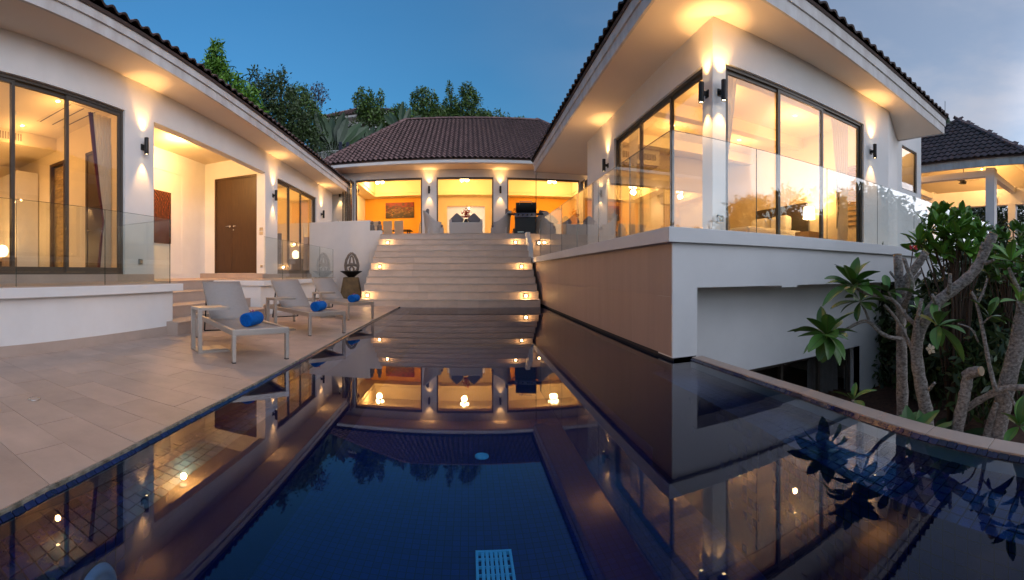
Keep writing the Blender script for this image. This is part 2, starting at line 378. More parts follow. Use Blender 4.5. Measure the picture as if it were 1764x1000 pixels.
for side, pts in ((1, bl), (-1, [p for p in brr if p[1] <= 4.3]), (-1, [(2.24, 4.3), (2.24, 12.3)])):
    b = MB()
    for (x0, y0), (x1, y1) in zip(pts, pts[1:]): b.add([(x0, y0, -1.25), (x1, y1, -1.25), (x1, y1, -0.13), (x0, y0, -0.13)], [(0, 1, 2, 3)])
    b.build('pool_wall', M['poolwall'], basin)
MB().box(-2.3, 2.4, 12.2, 12.26, -1.3, -0.06).build('pool_wall', M['poolwall'], basin)
MB().box(-1.9, 2.4, -1.75, -1.6, -1.3, 0.0).build('pool_wall', M['poolwall'], basin)
# submerged ledges: bed plus small square tiles
b = MB()
for (x0, y0), (x1, y1) in zip(LE, LE[1:]):
    b.add([(x0 - 0.1, y0, -0.135), (x1 - 0.1, y1, -0.135), (x1 + 0.33, y1, -0.135), (x0 + 0.33, y0, -0.135)], [(0, 3, 2, 1)])
    b.add([(x0 + 0.004, y0, -0.14), (x1 + 0.004, y1, -0.14), (x1 + 0.004, y1, -0.01), (x0 + 0.004, y0, -0.01)], [(0, 1, 2, 3)])
for (x0, y0), (x1, y1) in zip(RE, RE[1:]):
    b.add([(x0 + 0.1, y0, -0.135), (x1 + 0.1, y1, -0.135), (x1 - 0.50, y1, -0.135), (x0 - 0.50, y0, -0.135)], [(0, 1, 2, 3)])
b.build('ledge_bed', M['mosaicbed'], basin)
def mosaic(yr, off0, off1, edge, sgn, pitch=0.066):
    b = MB(); y = yr[0]
    while y < yr[1]:
        o = off0
        while o + pitch * 0.5 < off1:
            c = edge(y) + sgn * (o + pitch / 2); h = pitch / 2 - 0.0035; z = -0.126 + rng.uniform(-0.0015, 0.0015); s = edge(y + h) - edge(y - h)
            b.add([(c - h - s/2, y - h, z), (c + h - s/2, y - h, z), (c + h + s/2, y + h, z), (c - h + s/2, y + h, z), (c - h - s/2, y - h, -0.134), (c + h - s/2, y - h, -0.134), (c + h + s/2, y + h, -0.134), (c - h + s/2, y + h, -0.134)],
                  [(0, 1, 2, 3), (0, 4, 5, 1), (1, 5, 6, 2), (2, 6, 7, 3), (3, 7, 4, 0)])
            o += pitch
        y += pitch
    return b
mosaic((0.3, 9.0), 0.0, 0.33, lx_, 1).build('ledge_mosaic', M['mosaic'], basin, kind='stuff')
mosaic((0.2, 4.2), 0.0, 0.50, rx_, -1).build('ledge_mosaic', M['mosaic'], basin, kind='stuff')
# waterline row of tiles, one by one
tm = MB().box(-0.022, 0.022, -0.0305, 0.0305, -0.005, 0.005).mesh('waterline_tile', M['mosaic'])
def wl_tile(x, y, rz, tilt):
    o = bpy.data.objects.new('waterline_tile', tm); link(o, basin); o.location = (x, y, -0.024 + rng.uniform(-0.002, 0.002)); o.rotation_euler = Euler((0, tilt + rng.uniform(-0.05, 0.05), rz), 'XYZ')
y = 0.62
while y < 11.6:
    wl_tile(lx_(y) + 0.019, y, math.atan2(-(lx_(y + .05) - lx_(y - .05)), 0.1), R(30)); y += 0.0655
y = 0.42
while y < 4.2:
    wl_tile(rx_(y) - 0.014, y, math.atan2(-(rx_(y + .05) - rx_(y - .05)), 0.1), R(-28)); y += 0.0655
# coping stones on the infinity edge
y = 0.30
while y < 4.2:
    y1 = min(y + 0.42, 4.2); b = MB()
    b.prism([(rx_(y), y + .002), (rx_(y) + 0.145, y + .002), (rx_(y1) + 0.145, y1 - .002), (rx_(y1), y1 - .002)], -0.05, 0.0)
    b.build('coping_stone', M['stone'], basin, bevel=0.004); y = y1
b = MB()
for (x0, y0), (x1, y1) in zip(RE, RE[1:]): b.prism([(x0 + .002, y0), (x0 + 0.14, y0), (x1 + 0.14, y1), (x1 + .002, y1)], -3.0, -0.052)
b.build('edge_wall', M['stone'], basin)
# drain cover and main drain grate on the floor
b = MB(); b.lathe([(0.0, 0.012), (0.045, 0.012), (0.05, 0.004), (0.068, 0.004), (0.07, 0.012), (0.082, 0.012), (0.085, 0.0)], 24, (0.16, 4.93, -1.2), cap=False); b.build('drain_cover', M['teal'], basin)
b = MB()
gx0, gx1, gy0, gy1 = 0.055, 0.335, 2.72, 3.22
for x in (gx0, gx1 - 0.02): b.box(x, x + 0.02, gy0, gy1, -1.2, -1.17)
for yy_ in (gy0, gy1 - 0.02): b.box(gx0 + .02, gx1 - .02, yy_, yy_ + 0.02, -1.2, -1.17)
for k in range(1, 7): b.box(gx0 + .02 + k*0.0343 - 0.012, gx0 + .02 + k*0.0343 + 0.012, gy0 + .02, gy1 - .02, -1.196, -1.175)
for k in range(1, 6): b.box(gx0 + .02, gx1 - .02, gy0 + k*0.083 - .005, gy0 + k*0.083 + .005, -1.195, -1.178)
b.build('drain_grate', M['teal'], basin)
lf = MB(); lf.lathe([(0.0, 0.03), (0.05, 0.03), (0.055, 0.014), (0.085, 0.010), (0.09, 0.03), (0.11, 0.02), (0.115, 0.0)], 28, cap=False)
pl = lf.build('underwater_light', M['stone'], basin, smooth=True); pl.location = (lx_(1.03) + 0.345, 1.03, -0.30); pl.rotation_euler = (0, R(90), R(8))

wp = [(lx_(y) + 0.006, y) for _, y in LE]; wq = [(rx_(y) - 0.004, y) for _, y in RE] + [(2.30, 4.24), (2.30, 12.24)]
poly = wq + list(reversed(wp)); poly[len(wq)] = (poly[len(wq)][0], 12.24)
tag(MB().add([(x, y, WZ) for x, y in poly], [tuple(range(len(poly)))]).build('pool_water', M['water']), 'still dark water mirroring the lit villa', 'water', kind='structure')

# pool deck with stone tiles laid in a running bond
deck = MB(); pts = [(lx_(y), y) for _, y in LE]
deck.prism([(-7.0, -3.0), (pts[0][0], -3.0)] + pts + [(-2.05, 12.2), (-3.3, 12.3), (-3.3, 15.7), (-7.0, 15.7)], -1.6, -0.0055)
deck = tag(deck.build('pool_deck', M['grout']), 'pale stone terrace beside the pool', 'terrace', kind='structure')
TW, TH, GP = 0.65, 0.325, 0.0022
k = 0; y0 = 0.05
while y0 < 15.6:
    y1 = y0 + TH; off = (k % 2) * TW / 2 + 0.11
    x = -7.0 + off - TW
    while x < -1.2:
        x1 = x + TW; a0, a1 = lx_(y0), lx_(y1)
        if y0 > 11.9: a0 = a1 = -3.33
        lo = -4.62
        if x1 > lo - (1.7 if y0 > 13.8 else 0) and x < max(a0, a1) - 0.02:
            r0, r1 = min(x1 - GP, a0 - 0.001), min(x1 - GP, a1 - 0.001)
            x_ = x + GP
            if r0 - x_ < 0.16 and x1 > a0: pass      # sliver: joined to its neighbour below
            nxt = a0 - x1
            if 0 < nxt < 0.16: r0, r1 = a0 - 0.001, a1 - 0.001
            if not (x1 > a0 and a0 - x < 0.16):
                t = MB(); dz = rng.uniform(-0.0012, 0.0012)
                t.prism([(x_, y0 + GP), (r0, y0 + GP), (r1, y1 - GP), (x_, y1 - GP)], -0.02, dz)
                t.build('deck_tile', M['deckstone'], deck)
        x = x1
    y0 = y1; k += 1
b = MB(); y = -1.0
while y < 11.6:
    b.prism([(lx_(y) - .0005, y), (lx_(y) + 0.016, y), (lx_(y + .4) + 0.016, y + .4), (lx_(y + .4) - .0005, y + .4)], -0.06, -0.004); y += 0.4
b.build('deck_edge_joint', M['joint'], deck)
fd = thing('floor_drain', 'small round metal drain set in the deck paving', 'drain', (-3.04, 1.98, 0.0))
fd.location = (-2.83, 1.61, 0.0)
MB().lathe([(0.048, 0.0), (0.052, 0.006), (0.040, 0.007), (0.038, 0.004), (0.0, 0.004)], 24, cap=False).build('rim', M['steel'], fd, smooth=True)
MB().lathe([(0.037, 0.0045), (0.034, 0.0075), (0.0, 0.0075)], 24, cap=False).build('lid', M['stone'], fd)

# ================================================================ stairs and upper terrace
st = thing('staircase', 'wide stone staircase rising from the pool to the upper terrace', 'staircase', (0, 12.2, 0))
SR, SD = 0.2278, 0.31
sb = MB()
for i in range(11):
    zt = WZ + SR * (i + 1)
    sb.box(-3.30, 2.14, SD * i + 0.02, SD * (i + 1) + 0.02, -0.6, zt - 0.018)
sb.build('step_core', M['grout'], st)
for i in range(11):
    z0 = WZ + SR * i + 0.001 if i else -0.22; z1 = WZ + SR * (i + 1) - 0.016; yr = SD * i
    e = [-3.32]; x = -3.32 + rng.choice((0.22, 0.38, 0.52, 0.62))
    while x < 2.05: e.append(x); x += 0.62
    e.append(2.15)
    for a, c in zip(e, e[1:]):
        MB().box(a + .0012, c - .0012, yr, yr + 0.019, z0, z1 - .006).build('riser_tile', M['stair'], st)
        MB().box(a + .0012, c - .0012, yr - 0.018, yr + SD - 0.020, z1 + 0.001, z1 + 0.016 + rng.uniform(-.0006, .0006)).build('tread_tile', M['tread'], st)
for k in range(3):
    MB().box(2.11 - .002*k, 2.26, 14.30 + 0.33*k - 12.2, (14.63 + 0.33*k - 12.2) if k < 2 else 3.5, 0.6, 2.06 + 0.22*k).build('parapet', M['plaster'], st)

ut = MB(); ut.box(-6.6, 14.0, 15.61, 33.0, -1.5, 2.478); ut.box(2.3, 14, 13.2, 15.6, -1.5, 1.3)
ut.box(-3.3, 2.2, 15.32, 15.60, 0.3, 2.474)
tag(ut.build('upper_terrace', M['stone']), 'raised stone terrace in front of the main house', 'terrace', kind='structure')
rw = thing('retaining_wall', 'white retaining wall left of the staircase with stepped top', 'wall', (-4.8, 15.5, 0))
MB().box(-1.50, 1.02, 0.0, 0.22, 0, 3.04).box(1.02, 1.48, 0.0, 0.22, 0, 2.64).build('wall', M['plaster'], rw, bevel=0.008)

# ================================================================ roof tiles
def tile_mesh(wd, ln, h, name='roof_tile', m='roof'):
    b = MB(); n = 7
    us = [k / (n - 1) for k in range(n)]
    pf = [h * (0.12 + 0.88 * math.sin(math.pi * min(1, u / 0.72)) if u < 0.72 else 0.12 - 0.10 * math.sin(math.pi * (u - 0.72) / 0.28)) for u in us]
    for yv, dz in ((0, 0.050), (ln + 0.05, -0.004)):
        for u, p in zip(us, pf): b.v.append((u * wd * 1.04, yv, p + dz))
    for u, p in zip(us, pf): b.v.append((u * wd * 1.04, 0.004, p + 0.014 if u < .7 else p + 0.018))
    for k in range(n - 1):
        b.f.append((k, k + 1, n + k + 1, n + k)); b.f.append((2*n + k, 2*n + k + 1, k + 1, k))
    return b
def roof_slope(parent, P, e, s, W, Ln, lcut, rcut, wd=0.27, ln=0.34, h=0.06, single=lambda r, u: False, label=None):
    """tiles over one slope: P eave corner, e along the eave, s up the slope; lcut/rcut: inset per metre up the slope"""
    P, e, s = Vector(P), Vector(e).normalized(), Vector(s).normalized(); n = e.cross(s).normalized()
    MB().slab([P, P + e*W, P + e*(W - rcut*Ln) + s*Ln, P + e*(lcut*Ln) + s*Ln], n * -0.05).build('roof_underlay', M['roofbase'], parent)
    tb = tile_mesh(wd, ln, h); me = None; big = MB(); tv = [Vector(v) for v in tb.v]
    rot = Matrix((e, s, n)).transposed().to_4x4()
    for r in range(int(Ln / ln)):
        t0 = r * ln
        u = (lcut * t0 // wd) * wd
        while u < W - rcut * t0 - wd * 0.3:
            if u > lcut * t0 - wd * 0.6:
                p = P + e*u + s*(t0 - 0.03) + n*(0.004 + rng.uniform(-.004, .004))
                mt = Matrix.Translation(p) @ rot @ Matrix.Rotation(rng.uniform(-.012, .012), 4, 'Z')
                if single(r, u):
                    if me is None:
                        me = tb.mesh('roof_tile', M['roof'], smooth=True); me.materials.append(M['rooflipshade']); me.polygons.foreach_set('material_index', [i % 2 for i in range(len(me.polygons))])
                    o = bpy.data.objects.new('roof_tile', me); link(o, parent); o.matrix_local = mt
                else: big.add([mt @ v for v in tv], tb.f)
            u += wd
    if big.f:
        bo = big.build('roof_tiles', M['roof'], parent, smooth=True, kind='stuff'); bo.data.materials.append(M['rooflipshade']); bo.data.polygons.foreach_set('material_index', [i % 2 for i in range(len(bo.data.polygons))])
def ridge(parent, A, B, r=0.11, ln=0.36):
    A, B = Vector(A), Vector(B); d = (B - A); Lg = d.length; d.normalize()
    b = MB(); n = 8
    for yv, rr in ((0, r), (ln + .03, r * 0.86)):
        for k in range(n): a = math.pi * k / (n - 1); b.v.append((rr * math.cos(a), yv, rr * math.sin(a) - 0.02))
    for k in range(n - 1): b.f.append((k + 1, k, n + k, n + k + 1))
    b.f.append(tuple(range(n)))
    me = b.mesh('ridge_tile', M['roof'], smooth=False)
    x = d.cross(Vector((0, 0, 1))).normalized(); z = x.cross(d); rot = Matrix((x, d, z)).transposed().to_4x4()
    for k in range(int(Lg / ln) + 1):
        o = bpy.data.objects.new('ridge_tile', me); link(o, parent); o.matrix_local = Matrix.Translation(A + d * (k * ln)) @ rot

# ================================================================ wall sconces: a cylinder that shines up and down
SC = None
def sconce(label, loc, outdir, energy=22.0, s=1.0, group='up and down wall lights', up=True):
    """loc: point on the wall, outdir: plan direction away from the wall"""
    global SC
    o = thing('wall_sconce', label, 'wall light', loc, math.atan2(outdir[1], outdir[0]), group)
    if SC is None:
        SC = {}
        SC['body'] = MB().lathe([(0.034, -0.165), (0.044, -0.165), (0.046, -0.160), (0.046, 0.160), (0.044, 0.165), (0.034, 0.165)], 20, (0.12, 0, 0), cap=False).mesh('body', M['black'], True)
        SC['bracket'] = MB().box(0.0, 0.015, -0.045, 0.045, -0.06, 0.06).box(0.015, 0.09, -0.022, 0.022, -0.03, 0.03).mesh('bracket', M['black'])
        SC['lens'] = MB().lathe([(0.0, -0.150), (0.036, -0.150)], 16, (0.12, 0, 0), cap=False).mesh('lens', M['lens'])
        SC['lens2'] = MB().lathe([(0.036, 0.150), (0.0, 0.150)], 16, (0.12, 0, 0), cap=False).mesh('lens', M['lens'])
    for n_, k in (('body', 'body'), ('bracket', 'bracket'), ('lens', 'lens'), ('lens', 'lens2')): link(bpy.data.objects.new(n_, SC[k]), o)
    lamp('SPOT', (0.115, 0, 0.20), energy, o, size=0.03, direction=(-0.10, 0, 1), angle=66, blend=0.75, name='up_light')
    lamp('SPOT', (0.15, 0, 0.22), energy * 0.48, o, size=0.05, direction=(0.45, 0, 1), angle=150, blend=1.0, name='up_spill')
    lamp('SPOT', (0.115, 0, -0.20), energy * 0.8, o, size=0.03, direction=(-0.10, 0, -1), angle=66, blend=0.75, name='down_light')
    return o

# ================================================================ sliding windows: frame, stiles, panes
def slider_y(parent, xo, y0, y1, z0, z1, muls, depth=0.10, name='sliding_window'):
    """a window in a wall running along y; xo is the outer face; muls: mullion centres"""
    fr = bpy.data.objects.new(name, None); link(fr, parent)
    f = 0.055; sg = 1 if depth > 0 else -1; xi = xo - depth
    b = MB(); b.box(xo, xi, y0, y1, z1 - f, z1); b.box(xo, xi, y0, y1, z0, z0 + f * 0.8); b.box(xo, xi, y0, y0 + f, z0 + f*.8, z1 - f); b.box(xo, xi, y1 - f, y1, z0 + f*.8, z1 - f)
    b.build('frame', M['bronze'], fr)
    ed = [y0 + f] + list(muls) + [y1 - f]
    for i, (a, c) in enumerate(zip(ed, ed[1:])):
        xa = xo - depth * (0.35 if i % 2 else 0.65); h = 0.02 * sg; q = 0.06
        za, zb = z0 + f*.8 + .002, z1 - f - .002
        a0 = a + .001 if i == 0 else a - 0.032; c0 = c - .001 if i == len(ed) - 2 else c + 0.032
        s = MB().box(xa - h, xa + h, a0, a0 + q, za, zb).box(xa - h, xa + h, c0 - q, c0, za, zb).box(xa - h, xa + h, a0 + q, c0 - q, zb - q, zb).box(xa - h, xa + h, a0 + q, c0 - q, za, za + 0.085)
        s.build('sash', M['bronze'], fr)
        MB().box(xa - .004, xa + .004, a0 + q, c0 - q, za + .085, zb - q).build('pane', M['glass'], fr)
    return fr
def slider_x(parent, yo, x0, x1, z0, z1, muls, depth=0.10, name='sliding_window'):
    fr = bpy.data.objects.new(name, None); link(fr, parent)
    f = 0.055; yi = yo + depth
    b = MB(); b.box(x0, x1, yo, yi, z1 - f, z1); b.box(x0, x1, yo, yi, z0, z0 + f*.8); b.box(x0, x0 + f, yo, yi, z0 + f*.8, z1 - f); b.box(x1 - f, x1, yo, yi, z0 + f*.8, z1 - f)
    b.build('frame', M['bronze'], fr)
    ed = [x0 + f] + list(muls) + [x1 - f]
    for i, (a, c) in enumerate(zip(ed, ed[1:])):
        ya = yo + depth * (0.35 if i % 2 else 0.65); h = 0.02; q = 0.06
        za, zb = z0 + f*.8 + .002, z1 - f - .002
        a0 = a + .001 if i == 0 else a - 0.032; c0 = c - .001 if i == len(ed) - 2 else c + 0.032
        s = MB().box(a0, a0 + q, ya - h, ya + h, za, zb).box(c0 - q, c0, ya - h, ya + h, za, zb).box(a0 + q, c0 - q, ya - h, ya + h, zb - q, zb).box(a0 + q, c0 - q, ya - h, ya + h, za, za + 0.085)
        s.build('sash', M['bronze'], fr)
        MB().box(a0 + q, c0 - q, ya - .004, ya + .004, za + .085, zb - q).build('pane', M['glass'], fr)
    return fr
def railing(name, label, pts, z0, h, joints, loc=(0, 0, 0), rz=0.0, group='frameless glass railings'):
    """frameless glass along the line pts[0]-pts[1], split at the joints (metres along it)"""
    r = thing(name, label, 'glass railing', loc, rz, group)
    a, c = Vector((*pts[0], 0)), Vector((*pts[1], 0)); d = (c - a).normalized(); n = Vector((-d.y, d.x, 0)) * 0.006
    for u0, u1 in zip(joints, joints[1:]):
        p, q = a + d*(u0 + .004), a + d*(u1 - .004)
        MB().slab([p - n + Vector((0, 0, z0)), q - n + Vector((0, 0, z0)), q - n + Vector((0, 0, z0 + h)), p - n + Vector((0, 0, z0 + h))], n * 2).build('glass_panel', M['railglass'], r)
        e = MB()
        e.bar(p + Vector((0, 0, z0 + h + .0015)), q + Vector((0, 0, z0 + h + .0015)), 0.012, 0.003)
        e.bar(q + d*.002 + Vector((0, 0, z0)), q + d*.002 + Vector((0, 0, z0 + h)), 0.003, 0.012)
        e.build('edge', M['glassedge'], r)
    return r
def rebase(root, loc):
    loc = Vector(loc)
    for ch in root.children: ch.location = ch.location - loc
    root.location = loc
def folds(x0, x1, z0, z1, amp=0.035, n=9, waist=None, seg=6):
    """a pleated curtain in the x-z plane, optionally gathered at a waist (z, factor, towards)"""
    b = MB(); cols = n * seg; rows = 14
    for j in range(rows + 1):
        z = z1 + (z0 - z1) * j / rows
        k = 1.0; c = x0
        if waist:
            zt, fac, c = waist
            dz = (z - zt); up = dz > 0
            k = fac + (1 - fac) * (min(1, abs(dz) / (z1 - zt)) ** 0.75 if up else min(1, abs(dz) / (zt - z0)) ** 0.8 * 0.45)
        for i in range(cols + 1):
            u = x0 + (x1 - x0) * i / cols
            b.v.append((c + (u - c) * k, amp * math.sin(2 * math.pi * i / seg) * (0.5 + 0.5 * k), z))
    for j in range(rows):
        for i in range(cols):
            p = j * (cols + 1) + i; b.f.append((p, p + 1, p + cols + 2, p + cols + 1))
    return b
def downlight(label, loc, energy, group, spot=True):
    o = thing('downlight', label, 'ceiling light', loc, 0, group)
    MB().lathe([(0.065, -0.004), (0.062, -0.010), (0.045, -0.010), (0.044, -0.002)], 20, cap=False).build('trim', M['plaster'], o)
    MB().lathe([(0.043, -0.005), (0.0, -0.005)], 16, cap=False).build('bulb', M['bulb'], o)
    lamp('POINT', (0, 0, -0.55), energy * 0.175, o, size=0.06)
    return o

# ================================================================ left wing: terrace, steps, walls, eave
LO = (-5.685, 0.0, 0.0); LA = R(1.96)
LF = Matrix.Translation(LO) @ Matrix.Rotation(LA, 4, 'Z')
def lw(x, y, z): return tuple(LF @ Vector((x, y, z)))
lt = thing('raised_terrace', 'raised white walled terrace with stone floor along the left wing', 'terrace', LO, LA)
MB().box(-0.2, 1.37, -4, 5.10, -0.01, 0.70).build('wall', M['plaster'], lt)
MB().box(-0.2, 1.47, -4, 5.26, 0.70, 0.822).build('coping', M['plaster'], lt, bevel=0.006)
MB().box(-0.2, 1.37, 8.30, 14.1, -0.01, 0.70).build('wall', M['plaster'], lt)
MB().box(-0.2, 1.47, 8.24, 14.23, 0.70, 0.822).build('coping', M['plaster'], lt, bevel=0.006)
MB().box(1.37, 1.382, -4, 4.95, 0.0, 0.135).build('skirting', M['stone'], lt)
for a, c in ((-4, 5.24), (8.26, 14.2)):
    y = a
    while y < c - 0.05:
        for xx in (0.02, 0.72):
            MB().box(xx + .002, xx + 0.698, y + .002, min(y + 0.6, c) - .002, 0.822, 0.834).build('floor_tile', M['stone'], lt)
        y += 0.6
sp = thing('entrance_steps', 'stone steps leading up to the lit entrance porch', 'steps', lw(0.8, 6.7, 0), LA)
for i, (xa, xb, z0, z1, ya, yb) in enumerate([(0.2, 1.60, 0, 0.21, -1.76, 1.6), (0.1, 1.10, .21, 0.415, -1.59, 1.6), (0.0, 0.60, .415, 0.62, -1.59, 1.6), (-0.1, 0.10, .62, 0.83, -1.45, 1.6)]):
    t = MB().box(xa - 0.8, xb - 0.8, ya, yb, z0, z1 - 0.022)
    t.build('step', M['stone'], sp)
    y = ya
    while y < yb - .05:
        MB().box(xa - 0.8, xb - 0.8 + 0.012, y + .0015, min(y + 0.62, yb) - .0015, z1 - 0.021, z1).build('tread_tile', M['stone'], sp, bevel=0.003); y += 0.62
# concealed step lights at both ends of the flight, as in the photograph
for i, (x, y, z) in enumerate([(1.12, 5.14, 0.36), (0.62, 5.14, 0.56), (1.12, 8.26, 0.36), (0.62, 8.26, 0.56)]):
    s_ = thing('recessed_step_light', ['small recessed light low beside the entrance steps, left end', 'small recessed light high beside the entrance steps, left end', 'small recessed light low beside the entrance steps, right end', 'small recessed light high beside the entrance steps, right end'][i], 'step light', lw(x - 0.25, y, z - 0.04), LA, 'lights beside the entrance steps')
    sg = 1 if y < 7 else -1
    MB().box(-0.05, 0.05, 0, 0.012 * sg, -0.03, 0.03).build('bezel', M['steel'], s_)
    MB().box(-0.035, 0.035, 0.012 * sg, 0.014 * sg, -0.018, 0.018).build('lens', M['stepglow'], s_)
    lamp('SPOT', (0, 0.05 * sg, 0), 9, s_, size=0.03, direction=(0.05, sg, -0.25), angle=130, blend=0.8)

LWG = thing('left_wing', 'single storey white wing with sliding windows and tiled eave', 'building', LO, LA)
MB().wall_y(-0.22, 0.0, -4, 18.4, 0.80, 4.79, [(-0.4, 5.33, 0.97, 4.13), (6.165, 11.31, 0.80, 4.13), (12.22, 16.14, 0.97, 4.15)]).build('wall', M['plaster'], LWG)
MB().box(0.0, 0.014, -4, 6.16, 0.834, 0.975).build('plinth', M['stone'], LWG)
MB().box(0.0, 0.014, 11.32, 18.4, 0.834, 0.965).build('plinth', M['stone'], LWG)
MB().box(-7.5, -0.22, 18.2, 18.4, 0.5, 4.79).build('wall', M['plaster'], LWG)
MB().box(-7.5, 0.712, -4, 20.2, 4.79, 4.82).build('soffit', M['soffit'], LWG)
MB().box(0.712, 0.752, -4, 20.24, 4.775, 4.955).box(-7.5, 0.712, 20.2, 20.24, 4.775, 4.955).build('fascia', M['fascia'], LWG)
MB().box(0.714, 0.785, -4, 20.27, 4.957, 5.13).box(-7.5, 0.714, 20.2, 20.27, 4.957, 5.13).build('fascia', M['fascia'], LWG)
an = R(27); rt = bpy.data.objects.new('roof', None); link(rt, LWG)
ca_, sa_ = math.cos(an), math.sin(an)
roof_slope(rt, (0.83, -4.0, 5.14), (0, 1, 0), (-ca_, 0, sa_), 24.33, 4.6, 0.0, ca_, single=lambda r, u: r == 0 and u > 5.5)
roof_slope(rt, (0.83, 20.33, 5.14), (-1, 0, 0), (0, -ca_, sa_), 8.3, 4.6, ca_, ca_)
ridge(rt, (0.83, 20.33, 5.20), (-3.27, 16.23, 7.25))
MB().slab([(-3.2, -4, 7.2), (-3.2, 16.2, 7.2), (-7.4, 20.2, 5.1), (-7.4, -4, 5.1)], (0, 0, 0.05)).build('roof_underlay', M['roofbase'], rt)
# entrance porch
MB().box(-2.42, -2.277, 6.165, 11.31, 0.5, 4.74).build('porch_wall', M['plaster'], LWG)
MB().box(-2.277, -0.22, 6.10, 6.163, 0.5, 4.74).build('porch_wall', M['plaster'], LWG)
MB().wall_x(11.312, 11.45, -2.277, -0.22, 0.5, 4.74, [(-1.876, -0.305, 0.99, 4.12)]).build('porch_wall', M['plaster'], LWG)
MB().box(-2.277, -0.22, 6.163, 11.312, 4.68, 4.74).build('porch_ceiling', M['ceil'], LWG)
MB().box(-2.277, 0.0, 6.163, 11.312, 0.5, 0.829).build('porch_floor', M['stone'], LWG)
MB().box(-2.275, 0.05, 11.02, 11.312, 0.829, 0.985).build('door_step', M['stone'], LWG, bevel=0.004)
m_ = MB()
for z in (0.95, 4.05): m_.box(-2.277, -2.262, 7.0, 10.08, z, z + 0.05)
for y in (7.0, 10.03): m_.box(-2.277, -2.262, y, y + .05, 1.0, 4.05)
m_.build('wall_moulding', M['plaster'], LWG)
for a_ in ((-0.20, -0.08, 2.32, 2.42), (-0.20, -0.08, 2.19, 2.29), (-0.17, -0.09, 1.17, 1.25)): MB().box(a_[0], a_[1], 11.302, 11.311, a_[2], a_[3]).build('light_switch', M['steel'], LWG)
dr = bpy.data.objects.new('entrance_door', None); link(dr, LWG)
MB().box(-1.876, -1.81, 11.30, 11.36, 0.99, 4.12).box(-0.371, -0.305, 11.30, 11.36, 0.99, 4.12).box(-1.81, -0.371, 11.30, 11.36, 4.055, 4.12).build('door_frame', M['wood'], dr)
MB().box(-1.808, -1.228, 11.325, 11.37, 0.995, 4.053).build('door_leaf', M['wood'], dr)
MB().box(-1.222, -0.373, 11.325, 11.37, 0.995, 4.053).build('door_leaf', M['wood'], dr)
for s_, x in ((-1, -1.30), (1, -1.15)):
    h = MB(); h.lathe([(0.035, 0), (0.035, 0.01), (0.0, 0.012)], 16); v = h.v; h.v = [(x + a, 11.325 - c, 2.52 + b_) for a, b_, c in v]
    h.tube([(x, 11.325, 2.52), (x, 11.27, 2.52), (x + s_ * 0.02, 11.265, 2.52), (x + s_ * 0.13, 11.265, 2.515)], 0.011, 8)
    h.build('handle', M['steel'], dr, smooth=True)
h = MB(); h.lathe([(0.028, 0), (0.028, 0.012), (0.0, 0.014)], 16); h.v = [(-1.15 + a, 11.325 - c, 2.40 + b_) for a, b_, c in h.v]; h.build('lock', M['steel'], dr)
pd = thing('porch_downlight', 'bright ceiling light in the entrance porch', 'ceiling light', lw(-1.1, 8.6, 4.675), LA)
MB().lathe([(0.10, -0.002), (0.10, -0.03), (0.0, -0.035)], 20, cap=False).build('diffuser', M['bulbsoft'], pd)
lamp('POINT', (0, 0, -0.25), 85, pd, size=0.08)
art = thing('porch_painting', 'dark red painting of dotted swirls hanging in the entrance porch', 'painting', lw(-2.27, 8.75, 2.65), LA)
pm = bpy.data.materials.new('dotted_swirl_print'); pm.use_nodes = True; t = pm.node_tree; bs = t.nodes['Principled BSDF']
tc = t.nodes.new('ShaderNodeTexCoord'); mp = t.nodes.new('ShaderNodeMapping'); mp.inputs['Location'].default_value = (0, 0.5, -0.1)
wv = t.nodes.new('ShaderNodeTexWave'); wv.wave_type = 'RINGS'; wv.rings_direction = 'X'; wv.inputs['Scale'].default_value = 4.5; wv.inputs['Distortion'].default_value = 5; wv.inputs['Detail'].default_value = 1
vo = t.nodes.new('ShaderNodeTexVoronoi'); vo.inputs['Scale'].default_value = 34
r1 = t.nodes.new('ShaderNodeValToRGB'); r1.color_ramp.elements[0].color = (0.02, 0.005, 0.003, 1); r1.color_ramp.elements[1].color = (0.50, 0.13, 0.03, 1); r1.color_ramp.elements[0].position = 0.35
r2 = t.nodes.new('ShaderNodeValToRGB'); r2.color_ramp.elements[0].color = (1, 1, 1, 1); r2.color_ramp.elements[1].color = (0.3, 0.3, 0.3, 1); r2.color_ramp.elements[0].position = 0.25; r2.color_ramp.elements[1].position = 0.5
mu = t.nodes.new('ShaderNodeMixRGB'); mu.blend_type = 'MULTIPLY'; mu.inputs[0].default_value = 1
t.links.new(tc.outputs['Object'], mp.inputs[0]); t.links.new(mp.outputs[0], wv.inputs[0]); t.links.new(tc.outputs['Object'], vo.inputs[0])
t.links.new(wv.outputs['Fac'], r1.inputs[0]); t.links.new(vo.outputs['Distance'], r2.inputs[0]); t.links.new(r1.outputs[0], mu.inputs[1]); t.links.new(r2.outputs[0], mu.inputs[2]); t.links.new(mu.outputs[0], bs.inputs['Base Color'])
MB().box(0.0, 0.035, -0.7, 0.7, -0.77, 0.77).build('canvas', pm, art)
# windows
slider_y(LWG, -0.05, -0.4, 5.33, 0.97, 4.13, (0.9, 2.95, 4.02))
slider_y(LWG, -0.05, 12.22, 16.14, 0.97, 4.15, (13.37, 14.52))
